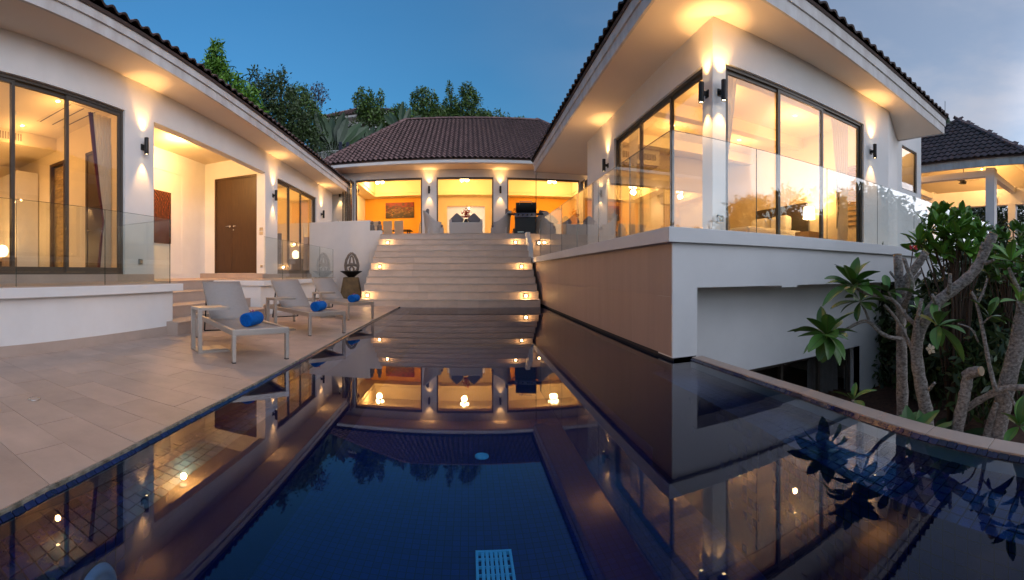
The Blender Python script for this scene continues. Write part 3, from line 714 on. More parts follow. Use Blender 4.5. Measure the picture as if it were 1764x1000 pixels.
# near bedroom behind the big window
MB().box(-5.45, -5.3, -3.9, 6.1, 0.5, 4.8).build('room_wall', M['inner'], LWG)
MB().wall_x(6.02, 6.098, -5.3, -0.22, 0.5, 4.79, [(-3.50, -2.90, 0.5, 3.85), (-2.04, -1.15, 0.5, 3.87)]).build('room_wall', M['inner'], LWG)
MB().box(-5.3, -0.22, -4, -3.9, 0.5, 4.8).build('room_wall', M['inner'], LWG)
MB().box(-5.3, -0.22, -3.9, 6.02, 0.5, 0.85).build('room_floor', M['lightwood'], LWG)
cg = MB(); cg.box(-5.3, -0.22, -3.9, 6.02, 4.55, 4.78); cg.build('room_ceiling', M['ceil'], LWG)
MB().box(-5.3, -3.3, -3.9, 6.018, 4.22, 4.548).build('ceiling_drop', M['ceil'], LWG)
gr = bpy.data.objects.new('air_grille', None); link(gr, LWG)
MB().box(-3.299, -3.285, 3.2, 5.0, 4.28, 4.50).build('grille_frame', M['ceil'], gr)
for k in range(24): MB().box(-3.284, -3.276, 3.25 + k*0.072, 3.29 + k*0.072, 4.30, 4.48).build('slat', M['grille'], gr)
ac = bpy.data.objects.new('air_vent', None); link(ac, LWG)
MB().box(-2.5, -1.2, 4.9, 5.7, 4.535, 4.549).build('vent_panel', M['ceil'], ac)
for yv in (4.95, 5.3, 5.62): MB().box(-2.45, -1.25, yv, yv + .03, 4.53, 4.534).build('slot', M['bronze'], ac)
sdt = MB().lathe([(0.06, 0), (0.06, -0.03), (0.04, -0.05), (0, -0.05)], 18, (-2.3, 4.2, 4.55), cap=False).build('smoke_detector', M['plaster'], LWG)
dd = bpy.data.objects.new('inner_door', None); link(dd, LWG)
MB().box(-2.04, -1.97, 5.99, 6.05, 0.85, 3.87).box(-1.22, -1.15, 5.99, 6.05, 0.85, 3.87).box(-1.97, -1.22, 5.99, 6.05, 3.80, 3.87).build('door_frame', M['wood'], dd)
MB().box(-1.968, -1.222, 6.005, 6.045, 0.86, 3.798).build('door_leaf', M['wood'], dd)
MB().tube([(-1.90, 6.005, 2.0), (-1.90, 5.95, 2.0), (-1.78, 5.945, 2.0)], 0.012, 8).build('handle', M['steel'], dd)
d2 = MB().box(-3.55, -3.48, 5.97, 6.08, 0.85, 3.9).box(-2.92, -2.85, 5.97, 6.08, 0.85, 3.9).box(-3.48, -2.92, 5.97, 6.08, 3.83, 3.9).build('doorway_frame', M['wood'], LWG)
hall = MB()
z = 0.85
while z < 3.8:
    x = -3.5 + rng.uniform(-.2, 0); hgt = rng.choice((0.05, 0.06, 0.075))
    while x < -2.86:
        ww = rng.uniform(0.12, 0.3); hall.box(x, x + ww - .006, 6.104 + rng.uniform(0, .02), 6.2, z, z + hgt - .005); x += ww
    z += hgt
hall.build('stacked_stone', M['goldstone'], LWG, kind='stuff')
wr = thing('wardrobe', 'tall white wardrobe behind the near left window', 'wardrobe', lw(-4.7, 5.65, 0.85), LA)
MB().box(-0.58, 0.55, -0.35, 0.33, 0, 2.95).build('carcass', M['linen'], wr)
for a, c in ((-0.57, -0.2), (-0.19, 0.17), (0.18, 0.54)): MB().box(a, c, -0.372, -0.351, 0.05, 2.93).build('door', M['linen'], wr, bevel=0.004)
ns = thing('bedside_cabinet', 'wooden bedside cabinet under the lit globe lamp, left room', 'cabinet', lw(-3.85, 4.75, 0.85), LA)
MB().box(-0.3, 0.3, -0.22, 0.22, 0, 0.55).build('carcass', M['lightwood'], ns, bevel=0.006)
for z in (0.04, 0.30): MB().box(-0.28, 0.28, -0.238, -0.221, z, z + 0.22).build('drawer', M['lightwood'], ns, bevel=0.004)
gl = thing('globe_lamp', 'glowing white globe lamp on bedside cabinet in the left room', 'lamp', lw(-3.95, 4.75, 1.40), LA)
MB().lathe([(0.06, 0), (0.07, 0.01), (0.05, 0.03)], 16, cap=False).build('base', M['steel'], gl)
MB().lathe([(0.05, 0.02), (0.13, 0.07), (0.165, 0.16), (0.14, 0.26), (0.08, 0.32), (0.0, 0.34)], 20, cap=False).build('lamp_shade', M['bulbsoft'], gl, smooth=True)
lamp('POINT', (0, -0.25, 0.35), 22, gl, size=0.12)
bd = thing('left_room_bed', 'bed with white pillow just inside the near left window', 'bed', lw(-3.9, 3.3, 0.85), LA)
MB().box(-1.1, 1.0, -1.1, 0.9, 0.05, 0.42).build('bed_base', M['wood'], bd, bevel=0.01)
MB().box(-1.08, 0.98, -1.08, 0.88, 0.42, 0.66).build('mattress', M['linen'], bd, bevel=0.06)
MB().box(-0.95, -0.45, -0.2, 0.7, 0.66, 0.84).build('pillow', M['linen'], bd, bevel=0.07)
MB().box(-1.2, -1.1, -1.3, 1.1, 0.0, 1.45).build('headboard', M['lightwood'], bd, bevel=0.01)
cu = thing('window_curtain', 'cream curtain with maroon edge beside the left window', 'curtain', lw(-0.38, 5.25, 0.86), LA + R(90))
folds(-0.42, 0.05, 0.0, 3.2, n=6, waist=(1.2, 0.35, 0.05)).build('drape', M['curtain'], cu, smooth=True)
folds(-0.50, -0.42, 0.0, 3.2, n=2, waist=(1.2, 0.35, 0.05)).build('border', M['redcurtain'], cu, smooth=True)
downlight('recessed ceiling spot deep in the near left bedroom', lw(-2.9, 4.75, 4.546), 55, 'spots in the left bedroom ceiling')
downlight('recessed ceiling spot near the glass of the left bedroom', lw(-1.28, 4.66, 4.546), 55, 'spots in the left bedroom ceiling')
downlight('recessed ceiling spot at the left picture edge', lw(-1.6, 2.4, 4.546), 55, 'spots in the left bedroom ceiling')
# far bedroom behind the second window
MB().box(-4.2, -4.05, 11.45, 18.2, 0.5, 4.8).box(-4.05, -0.22, 18.1, 18.198, 0.5, 4.79).box(-4.05, -0.22, 11.452, 11.53, 0.5, 4.79).build('room_wall', M['inner'], LWG)
MB().box(-4.05, -0.22, 11.53, 18.1, 0.5, 0.85).build('room_floor', M['lightwood'], LWG)
MB().box(-4.05, -0.22, 11.53, 18.1, 4.5, 4.78).build('room_ceiling', M['ceil'], LWG)
fb = thing('far_room_bed', 'bed with white pillow behind the far left window', 'bed', lw(-2.2, 13.9, 0.85), LA)
MB().box(-1.0, 1.0, -1.0, 1.0, 0.05, 0.62).build('mattress', M['linen'], fb, bevel=0.06)
MB().box(-0.4, 0.1, 0.2, 0.95, 0.62, 1.35).build('pillow', M['linen'], fb, bevel=0.09)
MB().box(0.35, 1.1, 1.05, 1.15, 0, 1.75).build('headboard', M['darkfab'], fb, bevel=0.01)
fl = thing('far_room_lamp', 'small glowing lamp behind the far left window', 'lamp', lw(-1.0, 16.3, 0.85), LA)
MB().box(-0.3, 0.3, -0.25, 0.25, 0, 0.75).build('stand', M['wood'], fl)
MB().lathe([(0.06, 0.75), (0.14, 0.83), (0.17, 0.94), (0.13, 1.06), (0.0, 1.13)], 18, cap=False).build('lamp_shade', M['bulbsoft'], fl, smooth=True)
lamp('POINT', (0, -0.3, 1.35), 18, fl, size=0.1)
fc = thing('far_window_curtain', 'pale curtain at the far side of the second left window', 'curtain', lw(-0.38, 16.1, 0.86), LA + R(90))
folds(-0.8, 0.0, 0.0, 3.2, n=7, waist=(1.3, 0.4, 0.0)).build('drape', M['curtain'], fc, smooth=True)
downlight('recessed ceiling spot behind the far left window', lw(-1.6, 14.0, 4.496), 60, 'spots in the far bedroom ceiling')
downlight('recessed ceiling spot deepest behind the far left window', lw(-2.2, 16.6, 4.496), 60, 'spots in the far bedroom ceiling')
sconce('black cylinder wall light between the near left window and the porch', lw(0, 5.815, 3.52), (math.cos(LA), math.sin(LA)))
sconce('black cylinder wall light between the porch and the far left window', lw(0, 11.86, 3.50), (math.cos(LA), math.sin(LA)))
sconce('black cylinder wall light beyond the far left window', lw(0, 16.75, 3.54), (math.cos(LA), math.sin(LA)))
ot = thing('wall_outlet', 'small grey weatherproof socket low on the left pier', 'socket', lw(0.001, 5.75, 1.22), LA)
MB().box(0, 0.03, -0.055, 0.055, -0.05, 0.06).build('box', M['greypanel'], ot, bevel=0.008); MB().box(0.031, 0.037, -0.035, 0.035, -0.03, 0.035).build('cover', M['steel'], ot)
railing('glass_railing', 'clear glass railing on the raised terrace at far left', ((1.38, -1.0), (1.38, 5.02)), 0.75, 1.13, [0, 1.6, 3.2, 4.604, 6.02], LO, LA)
railing('glass_railing', 'short glass return panel beside the entrance steps', ((0.12, 5.03), (1.37, 5.03)), 0.75, 1.12, [0, 1.25], LO, LA)
railing('glass_railing', 'clear glass railing behind the loungers before the far left window', ((1.38, 8.45), (1.38, 14.0)), 0.75, 1.10, [0, 1.08, 2.54, 4.07, 5.55], LO, LA)

# ================================================================ right wing: balcony slab, clad wall, bedroom, eave
RW = thing('right_wing', 'white bedroom wing on stone clad base with balcony and tiled eave', 'building')
FZ = 1.532
y = 4.25; widths = []
while y < 15.2:
    y1 = min(y + 1.2, 15.2)
    for z0, z1 in ((0.02, 0.72), (0.72, 1.355)):
        MB().box(2.28, 2.30, y + .0008, y1 - .0008, z0 + .0008, z1 - .0008).build('wall_tile', M['clad'], RW)
    y = y1
MB().box(2.302, 2.60, 4.24, 15.2, -1.3, 1.355).build('base_wall', M['mosaicbed'], RW)
MB().box(2.281, 2.62, 4.225, 4.60, 0.004, 1.355).build('pier', M['plaster'], RW)
MB().box(2.31, 2.61, 4.24, 4.59, -1.6, 0.003).build('pier', M['mosaicbed'], RW)
MB().box(2.62, 14.0, 4.225, 4.60, 0.823, 1.355).build('beam', M['plaster'], RW)
MB().box(4.02, 4.33, 4.2255, 4.60, 0.795, 0.823).build('beam_stub', M['plaster'], RW)
MB().prism([(2.20, 4.16), (14.0, 4.16), (14.0, 15.2), (2.20, 15.2)], 1.357, FZ).build('balcony_slab', M['plaster'], RW, bevel=0.006)
y = 4.2
MB().wall_x(4.75, 4.9, 2.62, 7.42, -2.6, 1.355, [(3.2, 6.63, -2.3, -0.44)]).build('lower_wall', M['plaster'], RW)
MB().box(7.27, 7.42, 4.9, 9.0, -2.6, 1.355).build('lower_wall', M['plaster'], RW)
MB().box(6.63, 6.645, 4.752, 5.15, -2.3, -0.44).build('window_reveal', M['plaster'], RW)
slider_x(RW, 4.98, 3.2, 6.63, -2.3, -0.44, (4.1, 4.75, 5.7), name='lower_window')
MB().box(2.7, 7.2, 8.2, 8.3, -2.6, 1.3).build('lower_room_wall', M['inner'], RW)
MB().box(2.6, 7.27, 4.9, 8.3, -2.65, -2.35).build('lower_room_floor', M['lightwood'], RW)
lc = thing('lower_curtain', 'grey curtain inside the dark lower window', 'curtain', (6.55, 5.25, -2.3)); folds(-0.9, 0.0, 0, 1.85, n=6).build('drape', M['cushion'], lc, smooth=True)
MB().box(8.15, 8.50, 4.35, 4.70, -2.2, 1.355).build('column', M['plaster'], RW)
MB().box(9.6, 9.85, 5.6, 5.85, -2.2, 1.355).build('column', M['plaster'], RW)
# bedroom walls
MB().wall_x(5.5, 5.72, 3.70, 8.93, FZ, 5.13, [(3.96, 7.84, FZ + 0.02, 4.46)]).build('wall', M['plaster'], RW)
MB().wall_y(3.70, 3.92, 5.72, 12.46, FZ, 5.13, [(5.80, 10.03, FZ + 0.02, 4.47)]).build('wall', M['plaster'], RW)
MB().box(3.92, 8.93, 12.26, 12.46, FZ, 5.13).build('wall', M['plaster'], RW)
dv = Vector((2.04, 0.93, 0)).normalized(); nv = Vector((-dv.y, dv.x, 0))
a, c = Vector((8.932, 5.5, 0)), Vector((10.97, 6.43, 0))
MB().prism([(a.x, a.y), (c.x, c.y), (c.x + nv.x*.2, c.y + nv.y*.2), (a.x + nv.x*.2, a.y + nv.y*.2)], FZ, 5.13).build('angled_wall', M['plaster'], RW)
MB().wall_x(6.45, 6.63, 10.98, 12.62, FZ, 6.0, [(11.29, 12.32, 3.67, 5.05)]).build('wall', M['plaster'], RW)
MB().box(12.44, 12.62, 6.63, 9.5, FZ, 6.0).build('wall', M['plaster'], RW)
wn = bpy.data.objects.new('window', None); link(wn, RW)
MB().box(11.29, 11.33, 6.50, 6.56, 3.67, 5.05).box(12.28, 12.32, 6.50, 6.56, 3.67, 5.05).box(11.33, 12.28, 6.50, 6.56, 5.01, 5.05).box(11.33, 12.28, 6.50, 6.56, 3.67, 3.71).build('frame', M['bronze'], wn)
MB().box(11.33, 12.28, 6.525, 6.535, 3.71, 5.01).build('pane', M['glass'], wn)
sw = MB(); z = FZ
while z < 5.6:
    x = 11.0 + rng.uniform(-.2, 0); hg = rng.choice((0.08, 0.11, 0.14))
    while x < 12.4:
        ww = rng.uniform(0.15, 0.4); x0_, x1_ = max(x, 11.0), min(x + ww - .008, 12.42)
        if x1_ > x0_: sw.box(x0_, x1_, 7.55 - rng.uniform(0, .03), 7.64, z, z + hg - .008)
        x += ww
    z += hg
sw.build('stacked_stone', M['goldstone'], RW, kind='stuff')
MB().box(10.98, 12.44, 6.63, 7.7, 5.6, 5.7).build('bath_ceiling', M['ceil'], RW)
MB().box(10.9, 12.44, 7.65, 7.75, FZ, 5.6).build('bath_wall', M['inner'], RW)
downlight('recessed spot behind the small high window', (11.7, 7.1, 5.595), 30, 'spots in the right wing')
# roof
soff = [(2.72, 4.66), (11.1, 4.97), (11.1, 16.6), (2.72, 16.6)]
MB().prism(soff, 5.132, 5.17).build('soffit', M['soffit'], RW)
def band(poly, d, z0, z1):      # outward band round a plan polygon
    cx, cyy = 6.9, 10.6; b = MB()
    outp = [(x + (d if x > cx else -d), y_ + (d if y_ > cyy else -d)) for x, y_ in poly]
    for i in range(4):
        j = (i + 1) % 4
        b.prism([poly[i], outp[i], outp[j], poly[j]][::1], z0, z1)
    return b
band(soff, 0.045, 5.112, 5.335).build('fascia', M['fascia'], RW)
band([(x, y_) for x, y_ in soff], 0.075, 5.337, 5.56).build('fascia', M['fascia'], RW)
rr_ = bpy.data.objects.new('roof', None); link(rr_, RW)
P0, P1, P2, P3 = (2.60, 4.54, 5.575), (11.22, 4.86, 5.575), (11.22, 16.72, 5.575), (2.60, 16.72, 5.575)
roof_slope(rr_, P3, (0, -1, 0), (ca_, 0, sa_), 12.18, 4.8, ca_, ca_, single=lambda r, u: r == 0)
e_ = (Vector(P1) - Vector(P0)).normalized(); s__ = Vector((-e_.y * ca_, e_.x * ca_, sa_))
roof_slope(rr_, P0, e_, s__, 8.62, 4.8, ca_, ca_, single=lambda r, u: r == 0)
roof_slope(rr_, P1, (0, 1, 0), (-ca_, 0, sa_), 11.86, 4.8, ca_, ca_)
roof_slope(rr_, P2, (-1, 0, 0), (0, -ca_, sa_), 8.62, 4.8, ca_, ca_)
ridge(rr_, Vector(P0) + Vector((0, 0, .06)), (6.9, 8.85, 7.75)); ridge(rr_, Vector(P1) + Vector((0, 0, .06)), (6.9, 9.2, 7.75)); ridge(rr_, Vector(P3) + Vector((0, 0, .06)), (6.9, 12.4, 7.75))
rc = thing('rain_chain', 'dark rain chain hanging from the right wing eave corner', 'rain chain', (2.74, 16.55, 2.48))
rcb = MB(); MB().tube([(0, 0, 2.62), (0, 0, 2.5)], 0.05, 10).build('outlet', M['fascia'], rc)
z = 2.5
while z > 0.05:
    rcb.tube([(0.018*math.cos(a_), 0.0 if int(z*20) % 2 else 0.018*math.cos(a_), z - 0.03 + 0.03*math.sin(a_)) for a_ in np.linspace(0, 2*math.pi, 9)], 0.005, 5, cap=False); z -= 0.05
rcb.build('links', M['black'], rc)
# windows and bedroom
slider_x(RW, 5.55, 3.96, 7.84, FZ + 0.02, 4.46, (5.23, 6.45))
slider_y(RW, 3.75, 5.80, 10.03, FZ + 0.02, 4.47, (7.06, 8.51), depth=-0.10)
MB().box(8.75, 8.93, 5.72, 12.26, FZ, 5.1).build('room_wall', M['inner'], RW)
MB().box(3.92, 8.75, 12.12, 12.258, FZ, 5.1).build('room_wall', M['inner'], RW)
MB().box(3.92, 8.75, 5.72, 12.12, FZ, FZ + 0.012).build('room_floor', M['lightwood'], RW)
MB().box(3.92, 8.75, 5.72, 12.12, 4.92, 5.1).build('room_ceiling', M['ceil'], RW)
for yb in (6.0, 8.3, 10.6): MB().box(3.92, 8.75, yb, yb + 0.28, 4.62, 4.918).build('ceiling_beam', M['ceil'], RW)
MB().box(3.94, 5.6, 11.2, 12.12, 4.25, 4.918).build('ceiling_drop', M['ceil'], RW)
g2 = bpy.data.objects.new('air_grille', None); link(g2, RW)
MB().box(4.1, 5.5, 11.18, 11.199, 4.36, 4.58).build('grille_frame', M['ceil'], g2)
for k in range(26): MB().box(4.13 + k*.052, 4.16 + k*.052, 11.165, 11.18, 4.38, 4.56).build('slat', M['grille'], g2)
lv = bpy.data.objects.new('louvre_window', None); link(lv, RW)
MB().box(8.70, 8.749, 5.95, 6.01, 2.2, 3.9).build('frame', M['bronze'], lv)
MB().box(8.70, 8.749, 6.95, 7.01, 2.2, 3.9).build('frame', M['bronze'], lv)
for k in range(12): MB().slab([(8.69, 6.02, 2.25 + k*.135), (8.69, 6.94, 2.25 + k*.135), (8.74, 6.94, 2.34 + k*.135), (8.74, 6.02, 2.34 + k*.135)], (0.008, 0, 0)).build('slat', M['lightwood'], lv)
bed = thing('right_bedroom_bed', 'wide bed with white pillows and dark headboard behind the right window', 'bed', (7.6, 9.2, FZ + .012))
MB().box(-1.0, 1.05, -1.05, 1.05, 0.05, 0.36).build('bed_base', M['wood'], bed, bevel=0.01)
MB().box(-1.02, 1.0, -1.04, 1.04, 0.36, 0.66).build('mattress', M['linen'], bed, bevel=0.07)
for py_ in (-0.78, 0.12): MB().box(0.55, 0.85, py_, py_ + 0.68, 0.66, 1.12).build('pillow', M['linen'], bed, bevel=0.10)
MB().box(1.05, 1.13, -1.15, 1.15, 0.0, 1.48).build('headboard', M['darkfab'], bed, bevel=0.03)
bl_ = thing('bedside_lamp', 'bedside lamp with white drum shade glowing behind the right window', 'lamp', (8.25, 7.60, FZ + .012))
MB().box(-0.28, 0.28, -0.26, 0.26, 0, 0.56).build('nightstand', M['lightwood'], bl_, bevel=0.006)
MB().lathe([(0.09, 0.561), (0.09, 0.58), (0.015, 0.60), (0.015, 0.93)], 16).build('stem', M['steel'], bl_)
MB().lathe([(0.17, 0.92), (0.145, 1.24)], 24, cap=False).build('lamp_shade', M['bulbsoft'], bl_, smooth=True)
lamp('POINT', (0, 0, 1.32), 26, bl_, size=0.06)
c1 = thing('bedroom_curtain', 'pale tied curtain at the corner of the right bedroom', 'curtain', (4.02, 5.95, FZ + .02)); folds(0.0, 0.55, 0, 3.3, n=6, waist=(1.15, 0.42, 0.0)).build('drape', M['curtain'], c1, smooth=True)
c2 = thing('bedroom_curtain', 'pale tied curtain at the right end of the front bedroom window', 'curtain', (7.8, 5.95, FZ + .02)); folds(-0.6, 0.0, 0, 3.05, n=6, waist=(1.15, 0.42, 0.0)).build('drape', M['curtain'], c2, smooth=True)
c3 = thing('bedroom_curtain', 'pale curtain at the far end of the side bedroom window', 'curtain', (4.1, 9.95, FZ + .02), R(90)); folds(-0.6, 0.0, 0, 3.05, n=6, waist=(1.15, 0.45, 0.0)).build('drape', M['curtain'], c3, smooth=True)
c4 = thing('bedroom_curtain', 'pale tied curtain at the near end of the side bedroom window', 'curtain', (4.1, 5.88, FZ + .02), R(90)); folds(0.0, 0.3, 0, 3.05, n=3, waist=(1.15, 0.45, 0.0)).build('drape', M['curtain'], c4, smooth=True)
for i, (x, y_, lab) in enumerate([(5.0, 7.3, 'recessed spot over the bedroom side window, nearest'), (5.2, 9.6, 'recessed spot over the bedroom side window, farther back'), (7.3, 7.2, 'recessed spot over the foot of the bed'), (7.4, 9.6, 'recessed spot over the bedroom pillows')]):
    downlight(lab, (x, y_, 4.916), 95, 'spots in the bedroom ceiling')
sconce('black cylinder wall light on the right wing, farther along its pool side', (3.70, 10.5, 3.90), (-1, 0))
sconce('black cylinder wall light on the right wing corner, pool side', (3.70, 5.65, 3.93), (-1, 0))
sconce('black cylinder wall light on the right wing corner, front side', (3.84, 5.50, 3.93), (0, -1))
sconce('black cylinder wall light right of the front bedroom window', (8.13, 5.50, 3.88), (0, -1))
o2 = thing('wall_outlet', 'small grey weatherproof socket on the right wing corner pier', 'socket', (3.84, 5.499, 1.88), R(-90))
MB().box(0, 0.03, -0.055, 0.055, -0.05, 0.06).build('box', M['greypanel'], o2, bevel=0.008); MB().box(0.031, 0.037, -0.035, 0.035, -0.03, 0.035).build('cover', M['steel'], o2)
railing('glass_railing', 'clear glass balcony railing along the pool side of the right wing', ((2.25, 4.21), (2.25, 12.9)), FZ, 1.12, [0, 1.24, 2.69, 4.14, 5.59, 6.99, 8.6])
railing('glass_railing', 'clear glass balcony railing along the front of the right wing', ((2.26, 4.20), (14.0, 4.20)), FZ, 1.12, [0, 1.27, 2.72, 4.17, 5.62, 7.07, 8.52, 9.97, 11.6])
rebase(RW, (6.0, 9.0, -1.3))

# ================================================================ main house at the head of the stairs
MH = thing('main_house', 'main house with hipped tile roof and three open lit bays', 'building')
HZ = 2.48; HY_ = 19.0
ops = [(-5.35, -2.15, HZ, 5.43), (-1.47, 1.15, HZ, 5.43), (1.79, 5.25, HZ, 5.43)]
MB().wall_x(HY_, HY_ + 0.25, -6.6, 7.6, HZ, 5.78, ops).build('wall', M['plaster'], MH)
for x0, x1 in ((-5.35, -2.15), (-1.47, 1.15), (1.79, 5.25)):
    b = MB(); b.box(x0, x1, HY_ + .04, HY_ + .14, 5.35, 5.43); b.box(x0, x0 + .06, HY_ + .04, HY_ + .14, HZ, 5.35); b.box(x1 - .06, x1, HY_ + .04, HY_ + .14, HZ, 5.35); b.build('bay_frame', M['bronze'], MH)
def folding(x, s):
    d = bpy.data.objects.new('folding_door', None); link(d, MH)
    for k in range(4):
        xx = x + s * 0.12 * k
        f = MB(); f.box(xx - .022, xx + .022, 18.35, 18.42, HZ, 5.34); f.box(xx - .022, xx + .022, 18.98, 19.05, HZ, 5.34); f.box(xx - .022, xx + .022, 18.42, 18.98, 5.27, 5.34); f.box(xx - .022, xx + .022, 18.42, 18.98, HZ, HZ + .1)
        f.build('sash', M['bronze'], d); MB().box(xx - .004, xx + .004, 18.42, 18.98, HZ + .1, 5.27).build('pane', M['glass'], d)
folding(-5.42, -1); folding(5.32, 1)
MB().box(-6.65, 7.6, 18.0, 19.0, 5.78, 5.81).build('soffit', M['soffit'], MH)
gt = MB(); gt.box(-6.75, 7.6, 17.90, 18.0, 5.80, 5.98).build('gutter', M['plaster'], MH, bevel=0.02)
MB().box(-6.86, -6.70, 17.86, 18.02, 5.82, 6.06).build('gutter_box', M['plaster'], MH)
MB().tube([(-6.55, 18.2, 5.8), (-6.55, 18.2, 2.6)], 0.045, 10).build('downpipe', M['plaster'], MH)
for xx in (-6.6, 7.4): MB().box(xx, xx + .2, HY_ + .25, 29.5, HZ, 5.78).build('wall', M['plaster'], MH)
MB().box(-6.4, 7.4, HY_ + .25, 29.4, 2.475, HZ + .006).build('room_floor', M['lightwood'], MH)
MB().wall_x(25.0, 25.15, -6.4, 7.4, HZ, 5.9, [(-1.30, 1.0, HZ, 5.05)]).build('room_wall', M['orange'], MH)
# side partitions keep the middle bay paler than the outer two
for xx in (-1.95, 1.45): MB().box(xx, xx + 0.12, 22.2, 25.0, HZ, 5.6).build('partition', M['inner'], MH)
MB().wall_x(24.96, 24.998, -1.83, 1.45, HZ, 5.6, [(-1.30, 1.0, HZ, 5.05)]).build('room_wall', M['inner'], MH)
MB().box(-6.4, 7.4, HY_ + .25, 20.2, 5.6, 5.75).box(-6.4, 7.4, 24.2, 25.0, 5.6, 5.75).box(-6.4, -5.6, 20.2, 24.2, 5.6, 5.75).box(6.2, 7.4, 20.2, 24.2, 5.6, 5.75).build('ceiling_border', M['ceil'], MH)
MB().box(-5.6, 6.2, 20.2, 24.2, 6.45, 6.55).box(-5.6, 6.2, 24.15, 24.2, 5.75, 6.45).box(-5.6, -5.55, 20.2, 24.15, 5.75, 6.45).box(6.15, 6.2, 20.2, 24.15, 5.75, 6.45).box(-5.55, 6.15, 20.2, 20.25, 5.75, 6.45).build('ceiling_tray', M['ceil'], MH)
MB().box(-2.6, 2.4, 29.3, 29.4, HZ, 5.9).box(-2.7, -2.6, 25.15, 29.3, HZ, 5.9).box(2.4, 2.5, 25.15, 29.3, HZ, 5.9).box(-2.6, 2.4, 25.15, 29.3, 5.6, 5.7).build('back_room_wall', M['plaster'], MH)
for x0, x1 in ((-0.78, -0.32), (0.18, 0.62)):
    o = bpy.data.objects.new('back_window', None); link(o, MH)
    MB().box(x0, x1, 29.26, 29.299, 4.1, 5.1).build('frame', M['plaster'], o); MB().box(x0 + .04, x1 - .04, 29.24, 29.259, 4.14, 5.06).build('pane', M['greypanel'], o)
hr = bpy.data.objects.new('roof', None); link(hr, MH)
sl = Vector((0, 6.0, 3.95)).normalized(); cs_ = math.hypot(6.0, 3.95)
roof_slope(hr, (-6.85, 17.86, 5.98), (1, 0, 0), sl, 14.6, cs_, 3.15 / cs_, 3.6 / cs_, wd=0.235, ln=0.33, h=0.075)
sl2 = Vector((3.15, 0, 3.95)).normalized()
roof_slope(hr, (-6.85, 29.9, 5.98), (0, -1, 0), sl2, 12.0, math.hypot(3.15, 3.95), 6.0 / math.hypot(3.15, 3.95), 6.0 / math.hypot(3.15, 3.95), wd=0.235, ln=0.295)
MB().slab([(-6.85, 29.9, 5.98), (7.75, 29.9, 5.98), (4.15, 23.9, 9.9), (-3.7, 23.9, 9.9)], (0, 0, .05)).build('roof_underlay', M['roofbase'], hr)
MB().slab([(7.75, 17.86, 5.98), (7.75, 29.9, 5.98), (4.15, 23.9, 9.9)], (0, 0, .05)).build('roof_underlay', M['roofbase'], hr)
ridge(hr, (-6.85, 17.86, 6.03), (-3.7, 23.86, 9.98), 0.12); ridge(hr, (-3.7, 23.86, 9.97), (4.15, 23.86, 9.97), 0.12); ridge(hr, (7.75, 17.86, 6.03), (4.15, 23.86, 9.98), 0.12)
MB().box(-6.85, -6.6, 17.9, 29.8, 5.80, 5.98).build('fascia', M['fascia'], MH)
for x, lab in ((-1.81, 'black cylinder wall light on the pier left of the middle bay'), (1.47, 'black cylinder wall light on the pier right of the middle bay'), (5.75, 'black cylinder wall light at the right end of the main house'), (-6.1, 'black cylinder wall light at the left end of the main house')):
    sconce(lab, (x, HY_, 4.83), (0, -1), energy=18)
for x, lab in ((-4.85, 'glowing ceiling light over the dining table'), (-0.22, 'glowing ceiling light in the middle bay'), (4.55, 'glowing ceiling light in the right bay')):
    o = thing('ceiling_lamp', lab, 'ceiling light', (x, 22.1, 6.45), 0, 'ceiling lights in the main house')
    MB().lathe([(0.10, 0), (0.10, -0.03), (0.02, -0.04), (0.02, -0.28)], 16, cap=False).build('canopy', M['steel'], o)
    for k in range(3):
        a_ = k * 2.094 + 0.4; bx_, by_ = 0.17 * math.cos(a_), 0.17 * math.sin(a_)
        MB().tube([(0, 0, -0.26), (bx_, by_, -0.30), (bx_, by_, -0.36)], 0.01, 6).build('arm', M['steel'], o)
        MB().lathe([(0.0, -0.35), (0.07, -0.38), (0.095, -0.45), (0.07, -0.52), (0.0, -0.54)], 14, (bx_, by_, 0), cap=False).build('globe', M['bulb'], o, smooth=True)
    lamp('POINT', (0, 0, -0.75), 95 if abs(x) > 1 else 75, o, color=(1.0, 0.56, 0.18), size=0.15)
o = thing('back_room_pendant', 'small bright pendant in the room behind the middle bay', 'pendant', (0.0, 27.2, 5.6))
MB().tube([(0, 0, 0), (0, 0, -0.25)], 0.008, 6).build('cord', M['black'], o); MB().lathe([(0, -.25), (.06, -.28), (.08, -.34), (.05, -.4), (0, -.41)], 14, cap=False).build('globe', M['bulb'], o, smooth=True)
lamp('POINT', (0, 0, -0.55), 60, o, color=(1.0, 0.74, 0.5), size=0.1)
rebase(MH, (0, 19, HZ))
# painting on the orange wall
pt = thing('dining_painting', 'wide red and black abstract painting on the orange wall', 'painting', (-4.2, 24.97, 4.85))
pm = bpy.data.materials.new('abstract_print'); pm.use_nodes = True; t = pm.node_tree; bs = t.nodes['Principled BSDF']
tc = t.nodes.new('ShaderNodeTexCoord'); se = t.nodes.new('ShaderNodeSeparateXYZ'); mp = t.nodes.new('ShaderNodeMapping'); mp.inputs['Scale'].default_value = (2.0, 1, 7)
n1 = t.nodes.new('ShaderNodeTexNoise'); n1.inputs['Scale'].default_value = 1.6; n1.inputs['Detail'].default_value = 6
ma = t.nodes.new('ShaderNodeMath'); ma.operation = 'MULTIPLY_ADD'; ma.inputs[1].default_value = 0.55; 
mb = t.nodes.new('ShaderNodeMath'); mb.operation = 'ADD'
rp = t.nodes.new('ShaderNodeValToRGB'); el = rp.color_ramp.elements
el[0].position = 0.0; el[0].color = (0.03, 0.012, 0.004, 1); el[1].position = 1.0; el[1].color = (0.22, 0.008, 0.003, 1)
